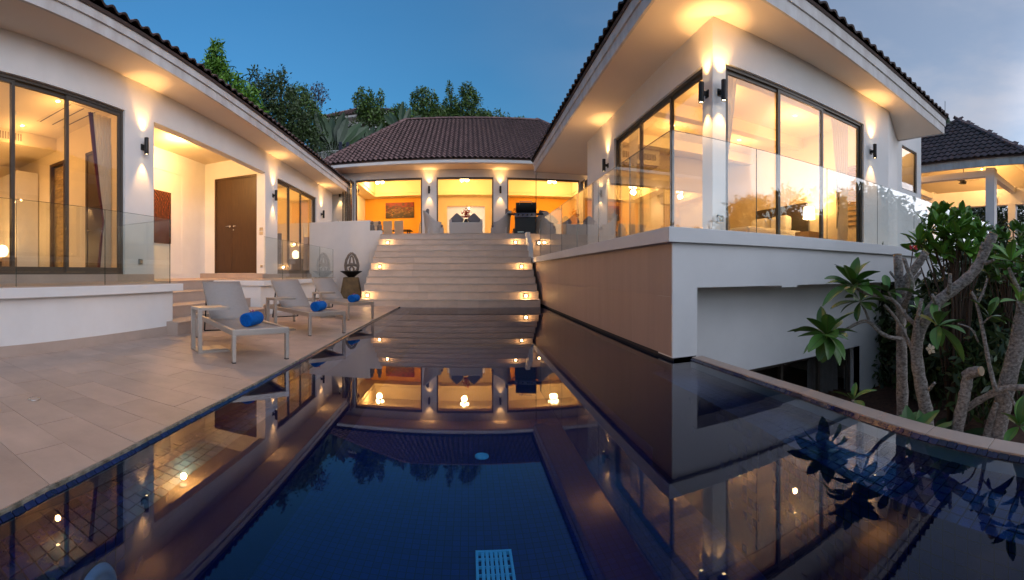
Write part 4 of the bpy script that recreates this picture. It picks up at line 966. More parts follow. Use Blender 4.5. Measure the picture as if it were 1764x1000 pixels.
for p_, c_ in ((0.34, (0.03, 0.018, 0.01, 1)), (0.43, (0.10, 0.03, 0.008, 1)), (0.455, (0.60, 0.32, 0.07, 1)), (0.48, (0.10, 0.015, 0.005, 1)), (0.58, (0.035, 0.006, 0.004, 1)), (0.75, (0.30, 0.010, 0.004, 1))):
    e2 = el.new(p_); e2.color = c_
t.links.new(tc.outputs['Object'], se.inputs[0]); t.links.new(tc.outputs['Object'], mp.inputs[0]); t.links.new(mp.outputs[0], n1.inputs[0])
t.links.new(se.outputs['Z'], ma.inputs[0]); ma.inputs[2].default_value = 0.0; t.links.new(ma.outputs[0], mb.inputs[0]); t.links.new(n1.outputs['Fac'], mb.inputs[1]); t.links.new(mb.outputs[0], rp.inputs[0]); t.links.new(rp.outputs[0], bs.inputs['Base Color'])
MB().box(-0.88, 0.88, -0.03, 0.03, -0.47, 0.47).build('canvas', pm, pt)
# dining table and chairs
dt = thing('dining_table', 'dark glass topped dining table under the red painting', 'table', (-4.0, 21.6, HZ + .006))
MB().box(-1.15, 1.0, -0.5, 0.5, 0.74, 0.765).build('table_top', M['black'], dt)
for x in (-1.0, 0.85):
    for y_ in (-0.38, 0.38): MB().box(x - .03, x + .03, y_ - .03, y_ + .03, 0, 0.74).build('leg', M['black'], dt)
for k, x in enumerate((0.35, 0.55, 0.75)): MB().lathe([(0.035, 0.766), (0.03, 0.78), (0.008, 0.80), (0.008, 0.88), (0.04, 0.92), (0.045, 1.0)], 12, (x*1.6, 0.1, 0), cap=False).build('goblet', M['glass'], dt, smooth=True) if k == 0 else None
def chair(label, x, y_, rz):
    c = thing('dining_chair', label, 'chair', (x, y_, HZ + .006), rz, 'cream dining chairs')
    MB().box(-.23, .23, -.23, .23, .42, .50).build('seat', M['creamfab'], c, bevel=.02)
    MB().slab([(-.23, -.23, .50), (.23, -.23, .50), (.23, -.31, 1.14), (-.23, -.31, 1.14)], (0, .06, 0)).build('backrest', M['creamfab'], c, bevel=.015)
    for sx in (-1, 1):
        for sy in (-1, 1): MB().box(sx*.19 - .02, sx*.19 + .02, sy*.19 - .02, sy*.19 + .02, 0, .42).build('leg', M['wood'], c)
chair('cream dining chair, left one of the three backs in the left bay', -4.66, 20.75, 0); chair('cream dining chair, middle one of the three backs in the left bay', -4.07, 20.75, 0); chair('cream dining chair, right one of the three backs in the left bay', -3.50, 20.75, 0)
chair('cream dining chair seen side on at the right end of the table', -2.78, 21.5, R(90))
# terrace ornaments on the parapet
for i, (x, z) in enumerate(((-4.15 + .62, 2.64), (-3.46 + .28, 2.64))):
    o = thing('stone_ornament', ['small dark carved stone figure on the parapet, left one', 'small dark carved stone figure on the parapet, right one'][i], 'ornament', (-3.72 + i * 0.30, 15.61, 2.641), 0, 'carved figures on the parapet')
    MB().lathe([(0.10, 0), (0.11, 0.04), (0.085, 0.10), (0.10, 0.16), (0.075, 0.22), (0.045, 0.245)], 12, cap=True).build('body', M['stonecarve'], o, smooth=True)
    MB().lathe([(0.03, 0.235), (0.062, 0.27), (0.066, 0.31), (0.05, 0.35), (0.02, 0.375), (0.0, 0.38)], 12, cap=True).build('head', M['stonecarve'], o, smooth=True)
# wicker seats on the terrace
def armchair(label, x, y_, rz, s=1.0):
    c = thing('wicker_armchair', label, 'armchair', (x, y_, 2.478), rz, 'grey wicker armchairs on the terrace')
    n = 26; b = MB()                       # a curved shell, high at the back, sloping into the arms
    rows = 10
    for j in range(rows + 1):
        for i in range(n + 1):
            a_ = -2.35 + 4.7 * i / n                    # 0 = back
            hh = 0.58 + 0.50 * max(0, math.cos(a_ * 0.75)) ** 2.2
            v = j / rows; fl = 1.0 + 0.22 * (v ** 1.5) * max(0, math.cos(a_)) + 0.05 * v
            b.v.append((0.40 * math.sin(a_) * fl * s, -0.36 * math.cos(a_) * fl * s, v * hh * s))
    for j in range(rows):
        for i in range(n): p = j*(n+1)+i; b.f.append((p, p+1, p+n+2, p+n+1))
    o = b.build('shell', M['wicker'], c, smooth=True); so_ = o.modifiers.new('solid', 'SOLIDIFY'); so_.thickness = 0.05
    MB().box(-.33*s, .33*s, -.30*s, .36*s, .08, .36).build('seat_base', M['wicker'], c, bevel=.02)
    MB().box(-.31*s, .31*s, -.27*s, .34*s, .365, .48).build('seat_cushion', M['cushion'], c, bevel=.04)
    MB().box(-.26*s, .26*s, -.34*s, -.22*s, .50, 1.13).build('back_cushion', M['cushion'], c, bevel=.05)
armchair('high backed grey wicker armchair left of the terrace sofa', -1.42, 16.9, R(-78)); armchair('high backed grey wicker armchair right of the terrace sofa', 1.32, 16.9, R(78))
def sofa(label, x, y_, w_, pil, rz=0, z_=0.66):
    c = thing('wicker_sofa', label, 'sofa', (x, y_, 2.478), rz, 'grey wicker sofas on the terrace')
    MB().box(-w_/2, w_/2, -.40, -.31, 0.06, z_).build('back_panel', M['wicker'], c, bevel=.03)
    for s_ in (-1, 1): MB().box(s_*w_/2 - (0.10 if s_ > 0 else 0), s_*w_/2 + (0.10 if s_ < 0 else 0), -.31, .40, 0.06, z_ + .14).build('arm', M['wicker'], c, bevel=.04)
    MB().box(-w_/2 + .1, w_/2 - .1, -.31, .40, .06, .36).build('seat_base', M['wicker'], c, bevel=.02)
    MB().box(-w_/2 + .12, w_/2 - .12, -.28, .40, .365, .50).build('seat_cushion', M['cushion'], c, bevel=.04)
    for i, px_ in enumerate(pil):
        p = MB().box(-.21, .21, -.07, .07, -.21, .21).build('pillow', M['cushion'], c, bevel=.06); p.location = (px_, -.16, z_ + .12); p.rotation_euler = (R(-8), R(45), 0)
sofa('grey wicker two seat sofa with two diamond set pillows at the stair head', -0.1, 16.6, 1.32, (-.36, .32), z_=.52)
sofa('grey wicker sofa behind the glass right of the grill', 4.05, 17.4, 1.9, (-.5, .1), z_=.6)
armchair('grey wicker armchair behind the glass nearest the grill', 2.95, 17.2, R(40))
fv = thing('flower_vase', 'dark vase of red flowers behind the terrace sofa', 'flower vase', (-0.10, 17.25, 2.478))
MB().lathe([(.16, 0), (.16, .42), (.03, .43), (.07, .5), (.10, .62), (.07, .75), (.06, .78)], 16).build('stand_and_vase', M['charcoal'], fv, smooth=True)
fb_ = MB()
for k in range(140):
    p = Vector((rng.gauss(0, .09), rng.gauss(0, .08), .85 + abs(rng.gauss(0.12, .16)))); d = Vector((rng.uniform(-1, 1), rng.uniform(-1, 1), rng.uniform(-.3, 1))).normalized() * .05; q = d.cross(Vector((rng.uniform(-1, 1), rng.uniform(-1, 1), 1))).normalized() * .028
    fb_.add([p - d, p + q, p + d, p - q], [(0, 1, 2, 3)])
fb_.build('flowers', M['red'], fv, kind='stuff')
fp = thing('flower_stand', 'tall vase with dry red blossoms beside the right pier', 'flower vase', (2.12, 18.4, 2.478))
MB().lathe([(.14, 0), (.14, .5), (.05, .52), (.04, .8), (.06, 1.0), (.05, 1.05)], 14).build('vase', M['wood'], fp, smooth=True)
fb_ = MB()
for k in range(120):
    p = Vector((rng.gauss(0, .10), rng.gauss(0, .08), 1.12 + abs(rng.gauss(0.1, .13)))); d = Vector((rng.uniform(-1, 1), rng.uniform(-1, 1), rng.uniform(-.3, 1))).normalized() * .045; q = d.cross(Vector((rng.uniform(-1, 1), rng.uniform(-1, 1), 1))).normalized() * .022
    fb_.add([p - d, p + q, p + d, p - q], [(0, 1, 2, 3)])
fb_.build('blossoms', M['rustfab'], fp, kind='stuff')
is_ = thing('lounge_sofa', 'rust coloured sofa inside the right bay behind the grill', 'sofa', (3.6, 20.6, HZ + .006))
MB().box(-1.3, 1.3, -.4, -.2, 0, .85).build('backrest', M['rustfab'], is_, bevel=.05); MB().box(-1.3, 1.3, -.2, .5, 0, .45).build('seat', M['rustfab'], is_, bevel=.05)
for s_ in (-1, 1): MB().box(s_*1.3 - .1, s_*1.3 + .1, -.2, .5, 0, .65).build('arm', M['rustfab'], is_, bevel=.05)
# barbecue
gr_ = thing('barbecue_grill', 'black gas barbecue with raised lid at the head of the stairs', 'barbecue', (2.30, 16.5, 2.478), R(-12))
MB().box(-.40, .40, -.25, .25, .08, .72).build('cabinet', M['charcoal'], gr_, bevel=.01)
MB().box(-.42, .42, -.28, .28, .74, .92).build('firebox', M['charcoal'], gr_, bevel=.02)
MB().slab([(-.42, -.281, .74), (.42, -.281, .74), (.42, -.34, .90), (-.42, -.34, .90)], (0, .06, .0)).build('control_panel', M['steel'], gr_)
for k in range(4):
    h = MB(); h.lathe([(.03, 0), (.03, .03), (.02, .04)], 14); h.v = [(-.27 + k*.18 + a, -.325 - c, .82 + b_) for a, b_, c in h.v]; h.build('knob', M['black'], gr_)
for s_ in (-1, 1): MB().box(s_*.43, s_*.72, -.24, .22, .88, .905).build('side_shelf', M['charcoal'], gr_)
lid = MB()
for k in range(9):
    a_ = R(100) * k / 8; yy_, zz_ = .26 + .10 - .36 * math.sin(a_) * 0.35, .95 + .46 * (k / 8)
    lid.v += [(-.42, yy_, zz_), (.42, yy_, zz_)]
for k in range(8): lid.f.append((2*k, 2*k+1, 2*k+3, 2*k+2))
lo_ = lid.build('lid', M['charcoal'], gr_); sm = lo_.modifiers.new('solid', 'SOLIDIFY'); sm.thickness = 0.16
MB().tube([(-.25, .12, 1.30), (-.25, .06, 1.42), (.25, .06, 1.42), (.25, .12, 1.30)], .014, 8).build('lid_handle', M['steel'], gr_)
MB().box(-.30, -.05, -.262, -.251, .14, .17).build('badge', M['steel'], gr_)
for sx in (-1, 1):
    h = MB(); h.lathe([(.07, -.02), (.07, .02)], 14); h.v = [(sx*.33 + c, b_*1.0, .07 + a) for a, b_, c in h.v]; h.build('wheel', M['black'], gr_)

# ================================================================ step lights
stp = [(-3.13, 1, 'lowest left'), (-3.0, 5, 'middle left'), (-2.97, 9, 'uppermost left'), (1.75, 1, 'lowest right'), (1.78, 5, 'middle right'), (1.72, 9, 'uppermost right')]
for x, i, nm in stp:
    yv = 12.2 + SD * i; zc = WZ + SR * i + 0.10
    o = thing('step_light', 'small square glowing light on the stair risers, ' + nm, 'step light', (x, yv, zc), 0, 'square lights on the staircase')
    f = MB()
    for a, c, e, g_ in ((-.055, .055, .036, .055), (-.055, .055, -.055, -.036), (-.055, -.036, -.036, .036), (.036, .055, -.036, .036)): f.box(a, c, -0.045, -0.001, e, g_)
    f.build('frame', M['bronze'], o); MB().box(-.034, .034, -0.030, -0.001, -.034, .034).build('lens', M['stepglow'], o)
    lamp('POINT', (0, -0.10, 0.0), 2.3, o, size=0.03, color=(1.0, 0.58, 0.22))
o = thing('step_light', 'small square glowing light behind the glass beside the stair head', 'step light', (2.62, 15.2, 2.12), 0, 'square lights on the staircase')
MB().box(-.055, .055, -.04, .0, -.055, .055).build('frame', M['steel'], o); MB().box(-.038, .038, -.045, -.041, -.038, .038).build('lens', M['stepglow'], o); lamp('POINT', (0, -.1, 0), 1.5, o, size=.03)
MB().box(2.3, 4.5, 15.25, 15.5, 1.3, 2.474).build('side_wall', M['stair'], st).location = (0, -12.2, 0)

# ================================================================ loungers, side tables, towels
def make_lounger(loc, rz, label):
    o = thing('sun_lounger', label, 'sun lounger', loc, rz, 'sun loungers beside the pool')
    H = 0.37; t = 0.045; w2 = 0.32
    for s_ in (-1, 1): MB().box(t, 1.98, s_*w2 - t/2, s_*w2 + t/2, H - 0.065, H).build('side_rail', M['alu'], o, bevel=.004)
    MB().box(0.0, t - .001, -w2 - t/2, w2 + t/2, H - 0.065, H).build('foot_rail', M['alu'], o, bevel=.004)
    MB().box(1.94, 1.98, -w2 + t/2, w2 - t/2, H - 0.06, H - .005).build('head_rail', M['alu'], o)
    for x, s_ in ((0.0, -1), (0.0, 1), (1.90, -1), (1.90, 1)):
        l_ = MB().box(x, x + t, s_*w2 - t/2 + .001, s_*w2 + t/2 - .001, 0.012, H - .066).build('leg', M['alu'], o, bevel=.004)
        MB().box(x + .002, x + t - .002, s_*w2 - t/2 + .003, s_*w2 + t/2 - .003, 0.0, 0.012).build('foot_cap', M['black'], l_)
    b = MB(); n = 10                                    # seat sling, sagging slightly
    for i in range(n + 1):
        x = 0.03 + 1.14 * i / n; z = H - 0.004 - 0.022 * math.sin(math.pi * i / n)
        b.v += [(x, -w2 + .02, z + .006), (x, 0, z - .006), (x, w2 - .02, z + .006)]
    for i in range(n):
        for k in range(2): b.f.append((3*i + k, 3*(i+1) + k, 3*(i+1) + k + 1, 3*i + k + 1))
    q = b.build('seat', M['sling'], o, smooth=True); q.modifiers.new('s', 'SOLIDIFY').thickness = 0.006
    b = MB(); ang = R(43); Lb = 0.74; n = 8
    for i in range(n + 1):
        u = Lb * i / n; sg = -0.018 * math.sin(math.pi * i / n)
        for yv, k in ((-w2 + .025, 0), (0, 1), (w2 - .025, 0)): b.v.append((1.15 + u*math.cos(ang) - (sg*k)*math.sin(ang), yv, H - .005 + u*math.sin(ang) + sg*k*math.cos(ang)))
    for i in range(n):
        for k in range(2): b.f.append((3*i + k, 3*(i+1) + k, 3*(i+1) + k + 1, 3*i + k + 1))
    q = b.build('backrest', M['sling'], o, smooth=True); q.modifiers.new('s', 'SOLIDIFY').thickness = 0.02
    fr = MB(); e = (1.15 + Lb*math.cos(ang), H + Lb*math.sin(ang) - .03)
    for s_ in (-1, 1): fr.bar((1.16, s_*(w2 - .035), H - .03), (e[0], s_*(w2 - .035), e[1] - .005), .022, .022)
    fr.bar((e[0], -w2 + .04, e[1] - .01), (e[0], w2 - .04, e[1] - .01), .02); fr.build('back_frame', M['alu'], q)
    sp_ = MB()
    for s_ in (-1, 1): sp_.bar((1.52, s_*(w2 - .05), H + .28), (1.66, s_*(w2 - .05), 0.14), .018)
    sp_.bar((1.66, -w2 + .05, .14), (1.66, w2 - .05, .14), .018); sp_.build('back_prop', M['black'], o)
    return o
LR = math.atan2(0.644, -0.765)
Ls = [(-2.23, 4.065), (-2.225, 6.275), (-2.277, 8.56)]
lab = ['nearest taupe sling sun lounger on aluminium frame, in front of the steps', 'middle taupe sling sun lounger on aluminium frame', 'farthest taupe sling sun lounger on aluminium frame, before the sculpture']
for p, l_ in zip(Ls, lab): make_lounger((*p, 0), LR, l_)
def side_table(loc, rz, label):
    o = thing('side_table', label, 'side table', loc, rz, 'aluminium side tables between the loungers'); Hh = 0.565
    b = MB(); b.slab([(0.0, 0.0, 0.0), (0.42, 0.0, 0.0), (0.42, 0.33, 0.0), (0.0, 0.33, 0.0)], (0, 0, 0.022)); b.build('base_plate', M['alu'], o)
    MB().slab([(0.045, 0.02, 0.0222), (0.40, 0.02, 0.0222), (0.40, 0.31, 0.0222), (0.045, 0.31, 0.0222)], (0, 0, .012)).build('base_ridge', M['alu'], o, bevel=.004)
    for yv in (0.0, 0.285): MB().box(0.0, 0.05, yv, yv + 0.045, 0.0225, Hh - .035).build('post', M['alu'], o, bevel=.003)
    tp = bpy.data.objects.new('table_top', None); link(tp, o)
    MB().box(0.0, 0.42, 0.0, 0.02, Hh - .034, Hh).box(0.0, 0.42, 0.31, 0.33, Hh - .034, Hh).box(0.0, .02, .02, .31, Hh - .034, Hh).slab([(0.02, .02, Hh - .033), (.40, .02, Hh - .012), (.40, .31, Hh - .012), (.02, .31, Hh - .033)], (0, 0, .003)).build('frame', M['alu'], tp)
    for k in range(6): MB().box(0.025 + k*.066, 0.025 + k*.066 + .058, .021, .309, Hh - .008, Hh - .001).build('slat', M['alu'], tp, bevel=.002)
    return o
TA = math.atan2(0.33, 0.23)
for p, l_ in (((-3.11, 4.05), 'brushed aluminium C shaped side table at the nearest lounger'), ((-3.16, 6.22), 'brushed aluminium C shaped side table at the middle lounger'), ((-3.20, 8.52), 'brushed aluminium C shaped side table at the farthest lounger')): side_table((*p, 0), TA, l_)
def towel(loc, rz, label, k):
    o = thing('rolled_towel', label, 'towel', loc, rz, 'blue rolled towels'); rr = 0.088; hl = 0.165
    b = MB(); n = 26; prof = [(rr - .010, -hl), (rr - .002, -hl + .004), (rr, -hl + .012), (rr + .002, -hl*.3), (rr - .001, hl*.35), (rr, hl - .012), (rr - .002, hl - .004), (rr - .010, hl)]
    b.lathe(prof, n, cap=True); b.v = [(x * (1 + .03 * math.sin(3*math.atan2(y_, x))), z, y_ * 0.94 + rr * .93) for x, y_, z in b.v]; b.f = [tuple(reversed(f)) for f in b.f]
    b.build('roll', M['towel'], o, smooth=True)
    for s_ in (-1, 1):
        sp2 = MB(); pts = []
        for i in range(60):
            a_ = i * 0.36; r_ = (rr - .014) * (1 - i / 66); pts.append((r_*math.cos(a_), s_*(hl + .002), r_*math.sin(a_)*.94 + rr*.93))
        sp2.tube(pts, .0065, 5); sp2.build('spiral_end', M['towel'], o, smooth=True)
    f = thing('orchid_bloom', label.replace('rolled bathing towel', 'orchid bloom lying on the rolled towel').replace('blue ', 'small magenta '), 'flower', (loc[0], loc[1], loc[2] + rr*1.86), rz + .6, 'orchid blooms on the towels')
    for i in range(5):
        a_ = i * 2*math.pi/5; c, s2 = math.cos(a_), math.sin(a_)
        pv = [(0, 0, 0), (.022, .016, .014), (.045, 0, .03), (.022, -.016, .014)]
        MB().add([(x*c - y_*s2, x*s2 + y_*c, z) for x, y_, z in pv], [(0, 1, 2), (0, 2, 3)]).build('petal', M['pink'], f)
    MB().lathe([(.008, 0), (.011, .012), (0, .022)], 8, cap=False).build('centre', M['whitepetal'], f)
ax = Vector((-0.765, 0.644, 0))
for k, (p, l_) in enumerate(zip(Ls, ('blue rolled bathing towel on the nearest lounger', 'blue rolled bathing towel on the middle lounger', 'blue rolled bathing towel on the farthest lounger'))):
    q = Vector((*p, 0)) + ax * (0.46, 0.40, 0.36)[k] + Vector((0.644, 0.765, 0)) * 0.0
    q += Vector((0.644, 0.765, 0)) * 0.05
    towel((q.x, q.y, 0.352), R((4, -2, -6)[k]), l_, k)
# sculpture on its pedestal
sc = thing('sculpture_pedestal', 'square tapered bronze pedestal with wide dark bowl before the white wall', 'pedestal', (-4.27, 14.6, 0.0), R(12))
b = MB(); b.add([(-.42, -.36, 0), (.42, -.36, 0), (.42, .36, 0), (-.42, .36, 0), (-.27, -.25, .84), (.27, -.25, .84), (.27, .25, .84), (-.27, .25, .84)], [(0, 3, 2, 1), (4, 5, 6, 7), (0, 1, 5, 4), (1, 2, 6, 5), (2, 3, 7, 6), (3, 0, 4, 7)]); b.build('pedestal', M['pedestal'], sc, bevel=.015)
MB().lathe([(.12, .842), (.16, .88), (.22, .93), (.40, 1.05), (.42, 1.07), (.38, 1.07), (.0, 1.02)], 28, cap=False).build('bowl', M['black'], sc, smooth=True)
sg = thing('stone_ring_sculpture', 'pierced egg shaped stone sculpture standing in the bowl', 'sculpture', (-4.25, 14.6, 1.02), R(10))
b = MB()
for s_ in (-1, 1):
    b.tube([(s_*.12, 0, 0), (s_*.215, 0, .10), (s_*.235, 0, .25), (s_*.20, 0, .45), (s_*.11, 0, .63), (0, 0, .72)], [.05, .055, .055, .052, .05, .045], 10)
    b.tube([(s_*.20, 0, .24), (s_*.09, .02, .30), (s_*.07, .02, .42), (s_*.05, 0, .55), (0, 0, .62)], [.045, .04, .035, .03, .03], 8)
    b.tube([(s_*.06, 0, 0), (s_*.08, 0, .14), (0, 0, .24)], [.04, .035, .03], 8)
b.tube([(-.215, 0, .24), (0, .01, .30), (.215, 0, .24)], [.05, .055, .05], 10)
b.build('ring', M['stonecarve'], sg, smooth=True)

# ================================================================ far right pavilion
SA = thing('garden_pavilion', 'open sided pavilion with hipped tile roof and white columns', 'pavilion')
ez = 5.28; ex0, ex1, ey0, ey1 = 15.7, 21.6, 3.5, 11.5
MB().box(16.2, 21.0, 4.3, 11.0, 1.2, 1.55).build('floor', M['stone'], SA)
for x, y_ in ((16.45, 5.13), (20.3, 5.2), (20.3, 9.7), (16.45, 9.9)): MB().box(x - .19, x + .19, y_ - .19, y_ + .19, 1.55, ez + .08).build('column', M['plaster'], SA)
b = MB()
b.box(ex0, ex0 + .1, ey0, ey1, ez, ez + .32).box(ex1 - .1, ex1, ey0, ey1, ez, ez + .32).box(ex0 + .1, ex1 - .1, ey0, ey0 + .1, ez, ez + .32).box(ex0 + .1, ex1 - .1, ey1 - .1, ey1, ez, ez + .32); b.build('fascia', M['fascia'], SA)
b = MB(); b.box(20.1, 20.5, 4.2, 11.0, 4.45, 5.25).build('beam', M['plaster'], SA); MB().box(16.3, 16.6, 5.3, 9.7, 5.02, 5.27).box(16.64, 20.1, 5.0, 5.3, 5.02, 5.27).box(16.64, 20.1, 9.55, 9.85, 5.02, 5.27).build('beam', M['plaster'], SA)
apx = (18.65, 7.5, 8.15)
inn = [(ex0 + .1, ey0 + .1, ez + .12), (ex1 - .1, ey0 + .1, ez + .12), (ex1 - .1, ey1 - .1, ez + .12), (ex0 + .1, ey1 - .1, ez + .12)]
b = MB()
tr_ = 0.45
tops = [tuple(Vector(p).lerp(Vector(apx), tr_)) for p in inn]
for i in range(4): j = (i + 1) % 4; b.add([inn[i], inn[j], tops[j], tops[i]], [(3, 2, 1, 0)])
b.add(tops, [(3, 2, 1, 0)]); b.build('ceiling', M['ceil'], SA)
pr_ = bpy.data.objects.new('roof', None); link(pr_, SA)
EZ = ez + .34
def pav(P, e, W, run):
    s_ = Vector((0, 0, 1)).cross(Vector(e)) * run + Vector((0, 0, apx[2] - EZ + .25)); Ln = s_.length
    roof_slope(pr_, P, e, s_, W, Ln, (W/2)/Ln, (W/2)/Ln, wd=0.285, ln=0.36, single=lambda r, u: tuple(e) == (0, -1, 0))
x0, x1, y0, y1 = ex0 - .12, ex1 + .12, ey0 - .12, ey1 + .12
pav((x0, y1, EZ), (0, -1, 0), y1 - y0, (x1 - x0)/2); pav((x0, y0, EZ), (1, 0, 0), x1 - x0, (y1 - y0)/2)
pav((x1, y0, EZ), (0, 1, 0), y1 - y0, (x1 - x0)/2); pav((x1, y1, EZ), (-1, 0, 0), x1 - x0, (y1 - y0)/2)
tp_ = ((x0 + x1)/2, (y0 + y1)/2, apx[2] + .30)
for c in ((x0, y0, EZ + .06), (x0, y1, EZ + .06), (x1, y0, EZ + .06)): ridge(pr_, c, tp_, .13, .38)
rebase(SA, (18.65, 7.5, 1.2))
fan = thing('ceiling_fan', 'dark ceiling fan hanging in the garden pavilion', 'ceiling fan', (18.3, 7.1, 5.25))
MB().tube([(0, 0, .2), (0, 0, 1.3)], .02, 8).build('rod', M['black'], fan); MB().lathe([(.0, -.02), (.14, .0), (.16, .1), (.1, .2), (.0, .22)], 16, cap=False).build('motor', M['black'], fan, smooth=True)
for k in range(3):
    a_ = k * 2.094 + .6; c, s2 = math.cos(a_), math.sin(a_)
    MB().slab([(x*c - y_*s2, x*s2 + y_*c, z) for x, y_, z in ((.12, -.05, .1), (.75, -.08, .12), (.75, .08, .16), (.12, .05, .13))], (0, 0, .012)).build('blade', M['wood'], fan)
for p, l_ in (((17.2, 8.9, 5.62), 'spot light under the pavilion ceiling, left one'), ((19.0, 6.4, 6.05), 'spot light under the pavilion ceiling, right one')):
    o = thing('pavilion_light', l_, 'ceiling light', p, 0, 'lights under the pavilion ceiling')
    MB().lathe([(.05, .06), (.06, 0), (.045, -.01)], 14, cap=False).build('housing', M['steel'], o); MB().lathe([(.0, -.03), (.04, -.01), (.045, .0)], 12, cap=False).build('bulb', M['bulb'], o)
    lamp('POINT', (0, 0, -.12), 60, o, size=.06)
sconce('black cylinder wall light on the pavilion beam', (20.1, 6.0, 4.75), (-1, 0), energy=8)
# neighbour's house up the slope and the balcony fence before it
NH = thing('neighbour_house', 'neighbouring house with brown tiled roof up the hill', 'building', (-10.7, 36.0, 11.25))
MB().box(-2.9, 3.6, 0.5, 6, -4, 3.9).build('wall', M['plaster'], NH)
hn = bpy.data.objects.new('roof', None); link(hn, NH)
MB().box(-3.4, 4.1, -.1, 6.4, 3.9, 4.12).build('fascia', M['fascia'], hn)
s_ = Vector((0, 3.2, 1.65)); roof_slope(hn, (-3.5, -.15, 4.14), (1, 0, 0), s_, 7.7, s_.length, 3.0/s_.length, 3.4/s_.length, wd=.27, ln=.34)
MB().slab([(-3.5, 6.5, 4.14), (4.2, 6.5, 4.14), (.8, 3.1, 5.8), (-.5, 3.1, 5.8)], (0, 0, .05)).slab([(-3.5, -.15, 4.14), (-.5, 3.1, 5.8), (-3.5, 6.5, 4.14)], (0, 0, .05)).slab([(4.2, -.15, 4.14), (4.2, 6.5, 4.14), (.8, 3.1, 5.8)], (0, 0, .05)).build('roof_slope', M['roof'], hn)
ridge(hn, (-3.5, -.15, 4.2), (-.5, 3.05, 5.88)); ridge(hn, (4.2, -.15, 4.2), (.8, 3.05, 5.88)); ridge(hn, (-.5, 3.05, 5.86), (.8, 3.05, 5.86))
bf = thing('balcony_fence', 'white railing with navy posts behind the left roof', 'fence', (-9.2, 26.0, 8.0))
MB().box(-1.6, 1.6, 0, .3, -4.0, .35).build('kerb', M['plaster'], bf)
for x in (-0.90, 0.86, 1.36): MB().box(x - .09, x + .09, -.1, .08, -.5, 1.75 - .3*abs(x - .3)*.5).build('post', M['bluepost'], bf)
MB().box(-1.6, 1.5, .1, .14, 1.15, 1.2).build('rail', M['plaster'], bf)
for k in range(16): MB().box(-.75 + k*.1, -.73 + k*.1, .1, .14, .36, 1.15).build('baluster', M['plaster'], bf)

# ================================================================ vegetation
def leaves(lumps, n, size, asp=0.42, droop=0.3, hollow=0.45):
    """leaf-sized folded diamonds spread through ellipsoid lumps"""
    w_ = np.array([l[1][0] * l[1][1] * l[1][2] for l in lumps]) ** 0.75; w_ = w_ / w_.sum()
    idx = nr.choice(len(lumps), n, p=w_)
    c = np.array([l[0] for l in lumps])[idx]; r = np.array([l[1] for l in lumps])[idx]
    d = nr.normal(size=(n, 3)); d /= np.linalg.norm(d, axis=1)[:, None]
    rad = (hollow + (1 - hollow) * nr.random(n) ** 0.6) * (1 + 0.18 * nr.normal(size=n))
    p = c + d * r * rad[:, None]
    a = d + 0.9 * nr.normal(size=(n, 3)); a[:, 2] -= droop; a /= np.linalg.norm(a, axis=1)[:, None]
    u = nr.normal(size=(n, 3)); u -= a * (u * a).sum(1)[:, None]; u /= np.linalg.norm(u, axis=1)[:, None]
    nn = np.cross(a, u); L_ = size * (0.6 + 0.8 * nr.random(n))[:, None]
    v = np.stack([p - a*L_*.5, p + u*L_*asp*.5 + nn*L_*.08, p + a*L_*.5, p - u*L_*asp*.5 + nn*L_*.08], 1).reshape(-1, 3)
    return v
def leaf_obj(name, v, m, parent=None):
    n = len(v) // 4; me = bpy.data.meshes.new(name)
    me.vertices.add(4 * n); me.vertices.foreach_set('co', v.astype(np.float32).ravel())
    me.loops.add(4 * n); me.loops.foreach_set('vertex_index', np.arange(4 * n, dtype=np.int32))
    me.polygons.add(n); me.polygons.foreach_set('loop_start', np.arange(0, 4*n, 4, dtype=np.int32)); me.polygons.foreach_set('loop_total', np.full(n, 4, dtype=np.int32))
    me.update(calc_edges=True); me.materials.append(m)
    return link(bpy.data.objects.new(name, me), parent)
def tree(name, label, base, lumps, n, size, m, trunk_r=0.14, cat='tree', group=None, asp=0.42, twigs=14, limb=True):
    """lumps are given in world coordinates; base is the foot of the trunk"""
    o = thing(name, label, cat, base, 0, group); B = Vector(base)
    ll = [(tuple(Vector(c) - B), r) for c, r in lumps]
    f = leaf_obj('crown', leaves(ll, n, size, asp), m, o)
    t = MB(); top = max((Vector(c) for c, _ in ll), key=lambda q: q.z)
    pts = [Vector((0, 0, 0)).lerp(top, k / 6) + Vector((rng.uniform(-.1, .1), rng.uniform(-.1, .1), 0)) * (k > 0) for k in range(7)]
    t.tube(pts, [trunk_r * (1 - .12 * k) for k in range(7)], 8)
    if limb:
        for c, r in ll:
            c = Vector(c); s_ = pts[rng.randrange(2, 5)]
            t.tube([s_, s_.lerp(c, .5) + Vector((0, 0, -.1 * c.length * .1)), c], [trunk_r * .45, trunk_r * .28, trunk_r * .12], 6)
            for _ in range(twigs // max(1, len(ll)) + 1):
                q = c + Vector((rng.uniform(-1, 1) * r[0], rng.uniform(-1, 1) * r[1], rng.uniform(-.6, 1) * r[2])) * .8
                t.tube([s_.lerp(c, .7), q], [trunk_r * .14, trunk_r * .05], 4)
    t.build('trunk', M['trunk'], o, smooth=True)
    return o
def lump_tree(px, pts): return [(p, r) for p, r in pts]

